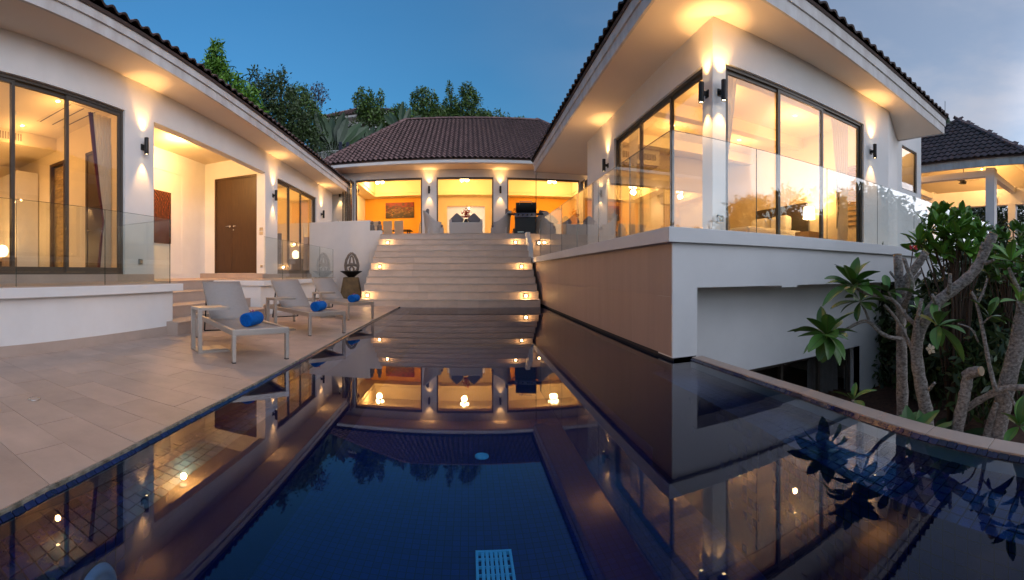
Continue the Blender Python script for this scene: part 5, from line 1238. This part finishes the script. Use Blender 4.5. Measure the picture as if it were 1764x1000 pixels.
tree('mango_tree', 'bright green leafy tree rising behind the left roof', (*(-13.299, 19.978, 6.763)[:2], 3.0), [((-13.801, 19.635, 13.693), (.55, .5, .8)), ((-13.912, 19.557, 12.679), (1.0, .8, .75)), ((-14.349, 19.238, 12.172), (.7, .7, .9)), ((-13.355, 19.941, 11.834), (1.2, .9, .8)), ((-13.017, 20.164, 10.651), (1.3, 1.0, 1.0)), ((-12.299, 20.609, 10.989), (.8, .8, .8)), ((-14.131, 19.399, 10.820), (1.3, 1, 1)), ((-12.153, 20.695, 9.975), (.9, .8, .8))], 7500, .36, M['leafbright'], .2, asp=.26)
tree('dark_tree', 'dark green bushy tree next to the bright tree', (*(-12.000, 24.187, 7.484)[:2], 4.0), [((-12.609, 23.875, 13.188), (.9, .8, 1.0)), ((-12.068, 24.153, 12.427), (1.4, 1.2, 1.2)), ((-12.340, 24.015, 10.716), (2.0, 1.4, 1.6)), ((-11.314, 24.515, 10.716), (1.7, 1.3, 1.6)), ((-10.619, 24.824, 9.575), (1.5, 1.2, 1.4)), ((-11.795, 24.287, 13.796), (.35, .35, .8)), ((-13.409, 23.435, 13.568), (.5, .5, 1.0)), ((-12.000, 24.187, 9.195), (2.2, 1.2, 1.2))], 13000, .20, M['leafdark'], .2)
tree('dark_tree', 'dark olive tree with feathery top left of the palms', (*(-11.593, 26.582, 7.964)[:2], 5.0), [((-11.593, 26.582, 13.478), (.9, .8, .7)), ((-11.218, 26.742, 12.457), (1.1, .9, .9)), ((-10.840, 26.898, 11.436), (1.2, .9, 1.1))], 4600, .20, M['leafmid'], .16)
tree('purple_leaf_tree', 'thin purple leaved tree against the sky', (*(-11.182, 28.913, 8.881)[:2], 5.0), [((-11.059, 28.960, 14.906), (.55, .5, .5)), ((-10.732, 29.083, 14.339), (.55, .5, .5)), ((-11.588, 28.753, 14.557), (.55, .5, .5)), ((-11.182, 28.913, 13.902), (.7, .5, .6))], 520, .17, M['leafpurple'], .09, twigs=30)
G = 'trees beyond the main house roof'
def spire(lumps, px, y0, y1, r, wd):
    for k in range(5):
        f_ = k / 4
        lumps.append(((0, 0, 0), (0, 0, 0)))
tree('leafy_tree', 'upright leafy tree before the neighbouring roof', (*(-8.389, 32.949, 11.080)[:2], 6.0), [((-8.759, 32.852, 15.869), (.3, .3, .6)), ((-9.221, 32.726, 15.486), (.3, .3, .5)), ((-8.110, 33.019, 15.630), (.35, .3, .6)), ((-7.177, 33.234, 15.486), (.35, .3, .7)), ((-8.203, 32.996, 14.672), (1.2, .9, .9)), ((-7.924, 33.064, 13.954), (1.3, 1, 1))], 2600, .26, M['leafmid'], .12, group=G)
tree('leafy_tree', 'dense leafy tree right of the neighbouring roof', (*(-3.948, 38.800, 13.112)[:2], 8.0), [((-4.330, 38.759, 17.781), (.8, .7, .9)), ((-5.203, 38.651, 17.232), (.35, .35, .9)), ((-3.237, 38.865, 17.232), (.5, .5, .9)), ((-3.948, 38.800, 16.408), (1.5, 1, .9)), ((-3.401, 38.851, 15.584), (2.0, 1, 1))], 3600, .27, M['leafmid'], .14, group=G)
tree('leafy_tree', 'tallest pair crowned tree above the main house ridge', (*(-0.958, 39.989, 13.423)[:2], 8.0), [((-1.858, 39.957, 18.775), (.4, .4, .95)), ((-1.746, 39.962, 17.366), (.8, .7, .9)), ((-0.169, 40.000, 18.606), (.8, .7, .9)), ((0.282, 39.999, 17.817), (.9, .8, .9)), ((-0.394, 39.998, 16.803), (1.7, 1.2, 1)), ((-1.521, 39.971, 15.958), (2.0, 1.2, 1)), ((1.296, 39.979, 15.958), (1.3, 1, .8))], 5200, .27, M['leafmid'], .16, group=G)
tree('leafy_tree', 'small leafy tree peeping over the right end of the ridge', (*(3.346, 40.863, 13.156)[:2], 8.0), [((2.943, 40.894, 16.620), (.5, .5, .8)), ((3.748, 40.828, 16.158), (.9, .7, .7)), ((5.241, 40.664, 16.043), (.6, .5, .5)), ((2.482, 40.925, 15.754), (1.2, .8, .8))], 800, .26, M['leafmid'], .12, group=G)

tree('leafy_tree', 'dark leafy mass between the fan palms and the dark trees', (*(-10.151, 31.400, 9.389)[:2], 6.0), [((-10.724, 31.209, 12.411), (1.6, 1.2, 1.3)), ((-9.485, 31.607, 11.713), (1.8, 1.2, 1.3)), ((-11.250, 31.023, 11.249), (1.6, 1.2, 1.2))], 3600, .27, M['leafdark'], .14, group=G)
tree('leafy_tree', 'olive leafy tree between the neighbouring house and the main roof', (*(-5.742, 34.526, 10.884)[:2], 7.0), [((-5.742, 34.526, 14.581), (.9, .8, .8)), ((-6.324, 34.424, 13.743), (1.4, 1, 1)), ((-4.864, 34.660, 13.595), (1.3, 1, 1)), ((-6.953, 34.302, 12.954), (1.5, 1, 1))], 3000, .26, M['leafmid'], .14, group=G)
tree('leafy_tree', 'low leafy tree filling behind the ridge middle', (*(-2.712, 40.910, 13.156)[:2], 8.0), [((-3.000, 40.890, 16.620), (1.4, 1, .8)), ((1.616, 40.968, 16.332), (1.2, 1, .7)), ((-5.011, 40.693, 16.332), (1.2, 1, .8))], 2200, .28, M['leafmid'], .12, group=G)

# fan palms with paddle leaves
def paddle(Ln, wd, bend):
    b = MB(); n = 12
    for i in range(n + 1):
        u = i / n; s0 = max(0.0, (u - 0.36) / 0.64); ww = wd * (math.sin(math.pi * min(1, s0 ** .75)) ** .65 if 0 < s0 < 1 else 0.0)
        if u > .97: ww = wd * .06
        x = Ln * u; z = -bend * u * u
        wob = .10 * wd * math.sin(i * 2.1)
        b.v += [(x, -max(ww, .025) + wob * (ww > .03), z + ww * .28), (x, 0, z), (x, max(ww, .025) + wob * (ww > .03), z + ww * .28)]
    for i in range(n):
        for k in range(2): b.f.append((3*i + k, 3*(i+1) + k, 3*(i+1) + k + 1, 3*i + k + 1))
    return b.mesh('leaf', M['palm'], False)
PM = [paddle(2.9, .30, .7), paddle(2.6, .26, 1.0), paddle(3.1, .28, .45)]
def fan_palm(label, base, angs, face, s=1.0, lean=0.0):
    o = thing('fan_palm', label, 'palm', base, face, 'fan palms behind the roofs')
    MB().tube([(0, 0, -4), (0, 0, -.2), (0, 0, .3)], [.22, .18, .1], 10).build('trunk', M['trunk'], o, smooth=True)
    for i, a_ in enumerate(angs):
        l_ = bpy.data.objects.new('leaf', PM[i % 3]); link(l_, o)
        d = Vector((math.sin(R(a_)), 0.12 * math.sin(i * 1.7) + lean, math.cos(R(a_)))).normalized()
        nrm = Vector((0.25 * math.sin(i * 2.3), -1, .15)).normalized(); side = nrm.cross(d).normalized(); nrm = d.cross(side)
        l_.matrix_local = Matrix.Translation((0.05 * math.sin(R(a_)), 0, 0)) @ Matrix((d, side, nrm)).transposed().to_4x4() @ Matrix.Scale(s * (0.85 + .3 * ((i * 37) % 10) / 10), 4)
fan_palm('fan shaped palm with broad paddle leaves behind the navy posts', (-8.937, 26.007, 8.688), (-42, -31, -20, -9, 2, 12, 22, 33, 44), R(22), 1.15)
fan_palm('fan shaped palm leaning right before the neighbouring house', (-6.991, 29.174, 9.810), (-50, -36, -24, -10, 4, 17, 30, 44), R(15), .80)
fan_palm('fan shaped palm low behind the main house roof edge', (-5.249, 31.566, 11.749), (-35, -18, 2, 20, 38), R(8), .9)
fan_palm('single tall paddle leaves poking above the dark trees', (-12.571, 27.239, 12.852), (-4, 10), R(25), .8)
for k, (pos, s_) in enumerate((((-5.101, 16.740, 3.157), .5), ((-5.553, 16.385, 3.156), .35))):
    o = thing('potted_aloe', ['spiky green plant behind the white retaining wall, right one', 'spiky green plant behind the white retaining wall, left one'][k], 'plant', (pos[0], pos[1], 2.48), 0, 'spiky plants behind the retaining wall')
    for i in range(11):
        a_ = i * .571; L_ = s_ * rng.uniform(1.2, 1.7); c, s2 = math.cos(a_), math.sin(a_)
        pv = [(.02, -.03, 0), (.02, .03, 0), (L_*.35, .03, L_*.75), (L_*.35, -.03, L_*.75), (L_*.62, 0, L_*.95)]
        MB().add([(x*c - y_*s2, x*s2 + y_*c, z) for x, y_, z in pv], [(0, 1, 2, 3), (3, 2, 4)]).build('leaf', M['leafmid'], o)

# plumeria: thick grey limbs and rosettes of long leaves
def leaf_mesh(Ln, wd, bend, m=None):
    b = MB(); n = 8
    for i in range(n + 1):
        u = i / n; ww = wd * (max(0, math.sin(math.pi * (u ** 1.25) * .985 + .012)) ** .75) + .003; z = -bend * u * u * Ln
        b.v += [(Ln*u, -ww, z + ww*.35), (Ln*u, -.004, z), (Ln*u, .004, z), (Ln*u, ww, z + ww*.35)]
    for i in range(n):
        for k in range(3): b.f.append((4*i + k, 4*(i+1) + k, 4*(i+1) + k + 1, 4*i + k + 1))
    me = b.mesh('leaf', m or M['leaf'], True); me.materials.append(M['leafrib'])
    for i, p in enumerate(me.polygons):
        if i % 3 == 1: p.material_index = 1
    return me
LM = [leaf_mesh(.33, .066, .25), leaf_mesh(.28, .060, .1), leaf_mesh(.35, .070, .45)]
M['leafgreen'] = leafmat('fresh_plumeria_leaf', (0.15, 0.32, 0.04), .35, .35)
SMs = [leaf_mesh(.23, .042, .15, M['leafgreen']), leaf_mesh(.20, .038, .3, M['leafgreen']), leaf_mesh(.25, .040, .05, M['leafgreen'])]
M['leafyellow'] = leafmat('yellowing_leaf', (0.22, 0.18, 0.02), .3, .4); YM = leaf_mesh(.24, .04, .2, M['leafyellow'])
def rosette(parent, c, axis, n, meshes, s=1.0, spread=(25, 95), B=Vector((0, 0, 0))):
    ax_ = Vector(axis).normalized(); t1 = ax_.orthogonal().normalized(); t2 = ax_.cross(t1)
    for i in range(n):
        a_ = i * 2.4 + rng.uniform(-.25, .25); e_ = R(spread[0] + (spread[1] - spread[0]) * i / max(1, n - 1) + rng.uniform(-8, 8))
        d = (ax_ * math.cos(e_) + (t1 * math.cos(a_) + t2 * math.sin(a_)) * math.sin(e_)).normalized()
        up = Vector((0, 0, 1)) if abs(d.z) < .95 else ax_
        side = up.cross(d).normalized(); nrm = d.cross(side)
        l_ = bpy.data.objects.new('leaf', meshes[i % len(meshes)] if not (i == n - 1 and rng.random() < .25 and meshes is LM) else YM); link(l_, parent)
        l_.matrix_local = Matrix.Translation(Vector(c) - B + d * .01) @ Matrix((d, side, nrm)).transposed().to_4x4() @ Matrix.Rotation(rng.uniform(-.5, .5), 4, 'X') @ Matrix.Scale(s * rng.uniform(.75, 1.15), 4)
def limbs(parent, B, specs, cut=True):
    t = MB()
    for pts, r0, r1 in specs:
        ps = [Vector(p) - B for p in pts]; q = []
        for a_, c in zip(ps, ps[1:]): q += [a_.lerp(c, k / 4) for k in range(4)]
        q.append(ps[-1]); m_ = len(q)
        sm = [q[0]] + [(q[max(i-2, 0)] + q[i-1]*2 + q[i]*2 + q[i+1]*2 + q[min(i+2, m_-1)]) / 8 for i in range(1, m_ - 1)] + [q[-1]]
        t.tube(sm, [.82 * (r0 + (r1 - r0) * i / (m_ - 1)) * (1 + .07 * math.sin(i * 2.3)) for i in range(m_)], 12, jit=.06)
    t.build('trunk', M['bark'], parent, smooth=True)
def cutface(parent, B, p, d, r):
    r *= .80; h = MB(); h.lathe([(r, 0), (r * .98, .012), (0, .016)], 14, cap=False); o = h.build('cut_end', M['cutwood'], parent, smooth=False)
    o.matrix_local = Matrix.Translation(Vector(p) - B) @ Vector(d).to_track_quat('Z', 'Y').to_matrix().to_4x4()

B = Vector((*(3.382, 1.943, -1.359)[:2], -1.6))
FA = thing('plumeria_tree', 'pruned grey plumeria with leafy branch reaching left over the pool edge', 'tree', B, 0, 'pruned plumeria trees at the pool edge')
limbs(FA, B, [([(B.x, B.y, -1.6), (3.384, 1.938, -0.810), (3.390, 1.929, -0.261), (3.384, 1.938, 0.234), (3.382, 1.943, 0.618), (3.376, 1.952, 0.893), (3.365, 1.971, 1.168)], .075, .052),
  ([(3.379, 1.948, 0.783), (3.391, 1.885, 0.948), (3.425, 1.780, 1.084), (3.446, 1.717, 1.187)], .055, .046),
  ([(3.349, 1.899, 0.677), (3.298, 1.785, 0.844), (3.259, 1.752, 0.924), (3.216, 1.788, 1.054), (3.204, 1.811, 1.137)], .035, .022),
  ([(3.274, 1.766, 0.908), (3.296, 1.725, 0.976), (3.315, 1.687, 1.018)], .02, .016), ([(3.359, 1.942, 0.921), (3.314, 1.979, 0.959), (3.286, 2.007, 1.014)], .02, .014),
  ([(3.338, 1.918, 0.385), (3.206, 1.945, 0.406), (3.108, 2.008, 0.461), (3.039, 2.075, 0.578), (2.958, 2.138, 0.560), (2.864, 2.214, 0.493), (2.762, 2.309, 0.455)], .024, .015),
  ([(3.266, 1.738, 0.273), (3.229, 1.807, 0.429), (3.190, 1.875, 0.586), (3.130, 1.973, 0.716)], .024, .014),
  ([(3.190, 1.669, 0.536), (3.149, 1.745, 0.607), (3.116, 1.802, 0.698), (3.085, 1.855, 0.769), (3.024, 1.954, 0.800), (2.947, 2.067, 0.820), (2.894, 2.141, 0.891)], .026, .014),
  ([(3.039, 2.075, 0.578), (3.002, 2.093, 0.668), (2.962, 2.115, 0.746)], .014, .012), ([(3.091, 1.846, 0.749), (3.064, 1.889, 0.835)], .012, .01)])
cutface(FA, B, (3.365, 1.971, 1.168), (0, 0, 1), .052); cutface(FA, B, (3.446, 1.717, 1.187), Vector((3.446, 1.717, 1.187)) - Vector((3.425, 1.780, 1.084)), .046)
rosette(FA, (2.894, 2.141, 0.891), (-.3, -.3, .8), 17, LM, .82, B=B); rosette(FA, (2.962, 2.115, 0.746), (-.2, -.4, .6), 12, LM, .72, (40, 120), B=B)
rosette(FA, (2.734, 2.311, 0.458), (-.6, -.5, .35), 19, LM, .92, (15, 120), B=B); rosette(FA, (3.064, 1.889, 0.835), (0, -.2, .9), 6, LM, .75, (50, 95), B=B)
B = Vector((*(3.231, 1.588, -1.178)[:2], -1.6))
FB = thing('plumeria_tree', 'pruned plumeria with thick bent limb rising right to a cut end', 'tree', B, 0, 'pruned plumeria trees at the pool edge')
limbs(FB, B, [([(B.x, B.y, -1.6), (3.235, 1.578, -0.671), (3.231, 1.588, -0.265), (3.204, 1.642, 0.039), (3.183, 1.682, 0.293), (3.194, 1.660, 0.495), (3.294, 1.573, 0.704), (3.411, 1.433, 0.846), (3.527, 1.275, 0.982), (3.605, 1.201, 1.163), (3.633, 1.114, 1.356)], .075, .058),
  ([(3.185, 1.678, 0.293), (3.141, 1.655, 0.453), (3.097, 1.631, 0.559), (3.119, 1.588, 0.781)], .05, .02), ([(3.353, 1.442, 0.823), (3.311, 1.412, 0.901), (3.313, 1.408, 0.982)], .028, .02),
  ([(3.262, 1.524, 0.729), (3.204, 1.530, 0.812)], .022, .018), ([(3.563, 1.170, 1.082), (3.558, 1.086, 1.118)], .022, .016), ([(3.561, 1.208, 1.214), (3.548, 1.182, 1.277)], .025, .02), ([(3.437, 1.370, 0.872), (3.437, 1.370, 0.930)], .018, .015),
  ([(3.191, 1.557, -0.008), (3.167, 1.490, 0.066)], .02, .014), ([(3.216, 1.502, 0.552), (3.202, 1.463, 0.631), (3.184, 1.454, 0.731)], .016, .01)])
cutface(FB, B, (3.633, 1.114, 1.356), Vector((3.633, 1.114, 1.356)) - Vector((3.605, 1.201, 1.163)), .058); cutface(FB, B, (3.313, 1.408, 0.982), (0, 0, 1), .02)
rosette(FB, (3.134, 1.442, 0.555), (.1, -.6, .3), 8, LM, .95, (35, 120), B=B); rosette(FB, (3.217, 1.615, 0.622), (0, .2, .9), 4, SMs, 1.0, B=B)
fl_ = thing('plumeria_flower', 'white plumeria flower hanging below the right rosette', 'flower', (3.107, 1.500, 0.361))
for i in range(5):
    a_ = i * 1.2566; c, s2 = math.cos(a_), math.sin(a_); pv = [(.004, -.004, 0), (.03, -.018, .012), (.05, 0, .018), (.03, .018, .012), (.004, .004, 0)]
    MB().add([(z - .01, x*c - y_*s2, x*s2 + y_*c) for x, y_, z in pv], [(0, 1, 2, 3, 4)]).build('petal', M['whitepetal'], fl_)
B = Vector((*(3.057, 1.243, -0.996)[:2], -1.6))
FC = thing('plumeria_tree', 'short leaning plumeria stump with sawn off end', 'tree', B, 0, 'pruned plumeria trees at the pool edge')
limbs(FC, B, [([(B.x, B.y, -1.6), (3.043, 1.278, -0.485), (3.066, 1.222, -0.160), (3.081, 1.183, 0.026), (3.091, 1.157, 0.175)], .07, .058), ([(3.084, 1.174, 0.166), (3.078, 1.132, 0.208), (3.048, 1.039, 0.231)], .062, .048), ([(3.050, 1.206, -0.060), (3.027, 1.211, -0.008)], .018, .012)])
cutface(FC, B, (3.048, 1.039, 0.231), Vector((3.048, 1.039, 0.231)) - Vector((3.078, 1.132, 0.208)), .048)
B = Vector((*(3.330, 1.078, -1.117)[:2], -1.6))
FD = thing('plumeria_tree', 'thick plumeria trunk leaning right at the picture edge', 'tree', B, 0, 'pruned plumeria trees at the pool edge')
limbs(FD, B, [([(B.x, B.y, -1.6), (3.342, 1.040, -0.624), (3.362, 0.974, -0.230), (3.383, 0.898, 0.115), (3.453, 0.824, 0.453), (3.515, 0.776, 0.850)], .11, .085), ([(3.267, 1.109, -0.601), (3.285, 1.053, -0.310), (3.277, 0.980, -0.081)], .055, .03),
  ([(3.176, 1.214, -0.123), (3.182, 1.080, -0.029), (3.199, 0.888, 0.076), (3.224, 0.702, 0.082)], .038, .03), ([(3.162, 0.945, 0.050), (3.148, 0.990, 0.212), (3.135, 1.030, 0.445), (3.122, 1.069, 0.654), (3.111, 1.100, 0.793), (3.099, 1.135, 0.849)], .026, .014),
  ([(3.114, 1.091, 0.747), (3.131, 1.043, 0.840), (3.141, 1.012, 0.956)], .016, .01), ([(3.203, 0.875, 0.076), (3.155, 0.781, -0.051), (3.119, 0.716, -0.170)], .016, .012), ([(3.125, 1.060, 0.584), (3.125, 0.997, 0.642), (3.115, 0.960, 0.658)], .01, .007),
  ([(3.511, 0.796, 0.749), (3.440, 0.877, 0.953), (3.383, 0.898, 1.042)], .03, .018), ([(3.117, 1.082, 0.445), (3.064, 1.113, 0.566), (2.986, 1.205, 0.603)], .01, .007), ([(3.409, 0.793, 0.657), (3.351, 0.819, 0.759)], .02, .012)])
rosette(FD, (3.099, 0.979, 0.654), (.2, -.4, .7), 6, LM, .6, B=B); rosette(FD, (3.388, 0.879, 1.101), (0, -.2, .9), 9, SMs, 1.0, B=B); rosette(FD, (3.307, 0.789, 0.763), (0, -.5, .6), 7, SMs, .8, B=B)
rosette(FD, (2.869, 0.685, -0.099), (-.3, -.3, .6), 9, LM, .62, B=B)
for k, (p, n_, s_, l_) in enumerate((((2.709, 1.506, -0.330), 12, .95, 'low plumeria shoot with large leaves just beyond the pool edge'), ((2.901, 1.466, -0.371), 9, .8, 'low leafy shoot beside the trunk bases beyond the pool edge'), ((2.854, 2.111, -0.097), 5, .55, 'small leafy shoot before the dark lower window'))):
    o = thing('plumeria_shoot', l_, 'plant', (p[0], p[1], -1.55), 0, 'low shoots beyond the pool edge'); Bq = Vector((p[0], p[1], -1.55))
    MB().tube([(0, 0, 0), (.03, .02, (p[2] + 1.55) * .5), (0, 0, p[2] + 1.55)], [.03, .024, .02], 8).build('stem', M['bark'], o, smooth=True)
    rosette(o, p, (-.1, -.15, .9), n_, LM, s_, (15, 85), B=Bq)
# upper right plumeria bushes: many stems, rosettes of fresh leaves
def bush(label, cx, cy, cz0, tops, meshes, s, n_):
    o = thing('plumeria_bush', label, 'bush', (cx, cy, cz0), 0, 'leafy bushes at the right'); Bq = Vector((cx, cy, cz0))
    st_ = MB()
    for tpt in tops:
        tpt = Vector(tpt); b0 = Vector((rng.uniform(-.15, .15), rng.uniform(-.15, .15), 0)); e = tpt - Bq
        mid = b0.lerp(e, .55) + Vector((rng.uniform(-.1, .1), rng.uniform(-.1, .1), .15 * e.z)) - Vector((e.x, e.y, 0)) * .22
        st_.tube([b0, mid, e], [.028, .018, .010], 6)
    st_.build('stems', M['twig'], o, smooth=True)
    for tpt in tops: rosette(o, tpt, (rng.uniform(-.3, .3), rng.uniform(-.5, .1), .9), n_, meshes, s, (15, 100), B=Bq)
b1 = [(5.336, 2.744, 1.427), (5.662, 2.762, 1.626), (5.799, 2.709, 1.834), (6.019, 2.709, 1.916), (5.901, 2.478, 1.771), (5.766, 2.279, 1.703), (6.181, 2.313, 1.730), (5.590, 2.441, 1.563), (5.558, 2.261, 1.494), (5.519, 2.597, 1.391), (5.913, 2.175, 1.492), (5.966, 2.024, 1.448), (5.601, 2.150, 1.300), (6.439, 2.185, 1.675), (5.482, 2.439, 1.258), (6.362, 2.671, 1.763), (5.752, 2.806, 1.311), (5.748, 2.041, 1.262), (6.035, 2.415, 1.645), (5.639, 2.576, 1.685), (5.791, 2.480, 1.404), (5.899, 1.909, 1.336), (6.238, 2.445, 1.892), (5.397, 2.843, 1.296)]
c_ = (5.842, 2.357, 0.206); bush('broad fresh green plumeria bush below the glass balcony', c_[0], c_[1], -1.3, b1, SMs, 1.28, 11)
b2 = [(6.512, 1.957, 1.484), (6.661, 1.799, 1.539), (6.807, 1.634, 1.498), (6.347, 1.810, 1.284), (6.298, 1.606, 1.233), (6.433, 1.477, 1.284), (6.212, 1.914, 1.142), (6.179, 1.669, 1.050), (6.229, 1.468, 1.005), (7.171, 1.828, 1.735), (7.208, 1.677, 1.735), (6.910, 2.024, 1.664), (6.279, 2.033, 1.005), (6.238, 1.827, 0.867), (6.213, 1.538, 0.779)]
c_ = (6.577, 1.727, 0.143); bush('darker plumeria bush at the right picture edge', c_[0], c_[1], -1.3, b2, [LM[1], SMs[1], SMs[0]], .85, 11)
rf = thing('red_flower', 'single red flower beside the balcony edge', 'flower', (4.583, 2.456, 1.311))
fb_ = MB()
for k in range(26):
    d = Vector((rng.uniform(-1, 1), rng.uniform(-1, 1), rng.uniform(-.6, 1))).normalized(); q = d.orthogonal().normalized() * .018
    fb_.add([d*.008, d*.04 + q, d*.065, d*.04 - q], [(0, 1, 2, 3)])
fb_.build('petals', M['red'], rf)
MB().tube([(0, 0, 0), (.04, .1, -.5), (.1, .2, -2.4)], .008, 5).build('stem', M['twig'], rf)
# dark shrubs filling the garden below the balcony
def shrub(label, c, r, n, size, m=None, g_='dark garden shrubs'):
    o = thing('garden_shrub', label, 'shrub', (c[0], c[1], -1.6), 0, g_); B_ = Vector((c[0], c[1], -1.6)); ll = []
    for k in range(6): ll.append(((rng.uniform(-.5, .5)*r[0], rng.uniform(-.5, .5)*r[1], c[2] + 1.6 + rng.uniform(-.5, .5)*r[2]), (r[0]*.6, r[1]*.6, r[2]*.55)))
    leaf_obj('foliage', leaves(ll, n, size, .3), m or M['leafdark'], o)
    t = MB()
    for k in range(9): a_ = rng.uniform(0, 6.28); t.tube([(.1*math.cos(a_), .1*math.sin(a_), 0), (.3*r[0]*math.cos(a_), .3*r[1]*math.sin(a_), (c[2] + 1.6)*.6), (.6*r[0]*math.cos(a_), .6*r[1]*math.sin(a_), c[2] + 1.6 + .3*r[2])], [.025, .018, .008], 5)
    t.build('stems', M['twig'], o)
for p, r, n_, l_ in (((7.694, 4.669, -0.135), (.7, .7, 1.6), 1600, 'dark narrow shrub right of the lower wall end'), ((7.468, 3.386, -0.034), (1.1, .9, 1.5), 2600, 'dark shrub behind the bent plumeria limb'), ((7.576, 2.571, 0.442), (1.2, 1.0, 1.5), 2800, 'dark shrub under the fresh green bush'), ((7.364, 1.878, 0.256), (1.2, 1.0, 1.5), 2600, 'dark shrub at the right edge behind the thick trunk'), ((6.089, 1.971, -0.528), (.9, .8, .8), 1500, 'low dark shrub behind the sawn stump'), ((7.741, 3.510, -1.029), (1.0, .8, .9), 1500, 'low dark shrub below the balcony columns')):
    shrub(l_, p, r, n_, .22)
shrub('broad dark hedge deep under the balcony', (11.5, 6.8, -.3), (2.4, 1.2, 1.6), 4200, .26); shrub('dark hedge behind the garden at far right', (13.2, 2.4, .1), (1.2, 2.6, 1.7), 4200, .26)
for k, (p, a0) in enumerate((((5.067, 2.384, -0.731), 10), ((4.376, 1.417, -0.487), 40))):
    o = thing('broadleaf_plant', ['broad leaved plant low behind the second trunk', 'broad leaved plant low behind the leaning trunk'][k], 'plant', (p[0], p[1], -1.6), 0, 'broad leaved plants in the garden')
    me = paddle(.9, .16, .35)
    for i in range(7):
        l_ = bpy.data.objects.new('leaf', me); link(l_, o); a_ = R(a0 + i * 51); d = Vector((math.cos(a_), math.sin(a_), .9)).normalized(); side = Vector((0, 0, 1)).cross(d).normalized(); l_.matrix_local = Matrix((d, side, d.cross(side))).transposed().to_4x4()
tree('dark_palm_clump', 'dark foliage seen through the pavilion', (26, 9, .5), [((25, 8, 3.4), (2.0, 2.4, 2.2)), ((25, 11, 3.4), (1.8, 2, 2.2)), ((26, 5.5, 3.6), (2, 2, 2.3)), ((26, 14, 3.4), (2, 2, 2.3)), ((25, 3.2, 3.4), (1.6, 1.8, 2.2)), ((25.5, 1.2, 3.2), (1.6, 1.8, 2.0)), ((26.5, 9.5, 4.4), (2, 2.4, 1.6))], 15000, .42, M['leafdark'], .2, asp=.2)
tree('far_tree', 'dark branch tips at the right picture edge', (27, 4.5, 1.0), [((27.3, 4.2, 8.2), (.8, .6, .7)), ((27.8, 4.4, 7.4), (.9, .8, .7)), ((28, 5, 6.6), (1.2, 1, .8))], 900, .3, M['leafdark'], .18)
# plant tuft and mast on the right wing hip
o = thing('roof_plant', 'tuft of leaves sprouting above the right wing roof end', 'plant', (16.476, 7.248, 7.959))
MB().tube([(0, 0, .55), (0, 0, -1.2)], .012, 5).build('mast', M['black'], o)
for i in range(9):
    a_ = R(-70 + i * 20); MB().add([(0.15, 0, -.4), (.15 + .5*math.sin(a_), .05, .35*math.cos(a_) - .3), (.15 + .8*math.sin(a_), 0, .2*math.cos(a_) - .3), (.15 + .48*math.sin(a_), -.05, .30*math.cos(a_) - .34)], [(0, 1, 2, 3)]).build('leaf', M['leafdark'], o)
# trees across the water behind the viewer, seen mirrored in the panes
for k, (az, r, h, wd) in enumerate(((100, 17, 6.0, 2.6), (112, 20, 5.6, 2.6), (121, 17, 6.0, 2.2), (133, 19, 4.6, 2.6), (146, 20, 5.2, 2.8), (160, 22, 5.0, 2.6))):
    x, y_ = r * math.sin(R(az)), r * math.cos(R(az))
    tree('garden_tree', ['tree mirrored in the panes, first from the balcony end', 'tree mirrored in the panes, second from the balcony end', 'tree mirrored in the panes, third from the balcony end', 'tree mirrored in the panes, fourth from the balcony end', 'tree mirrored in the panes, fifth from the balcony end', 'tree mirrored in the panes, sixth from the balcony end'][k], (x, y_, -4), [((x + rng.uniform(-1, 1)*wd*.6, y_ + rng.uniform(-1, 1)*wd*.6, h - wd*.5 - rng.random()*2.0), (wd*.5, wd*.5, wd*.4)) for _ in range(9)] + [((x, y_, h - 2.6), (wd, wd, 1.6))], 5200, .36, M['leafdark'], .2, group='trees behind the viewer')
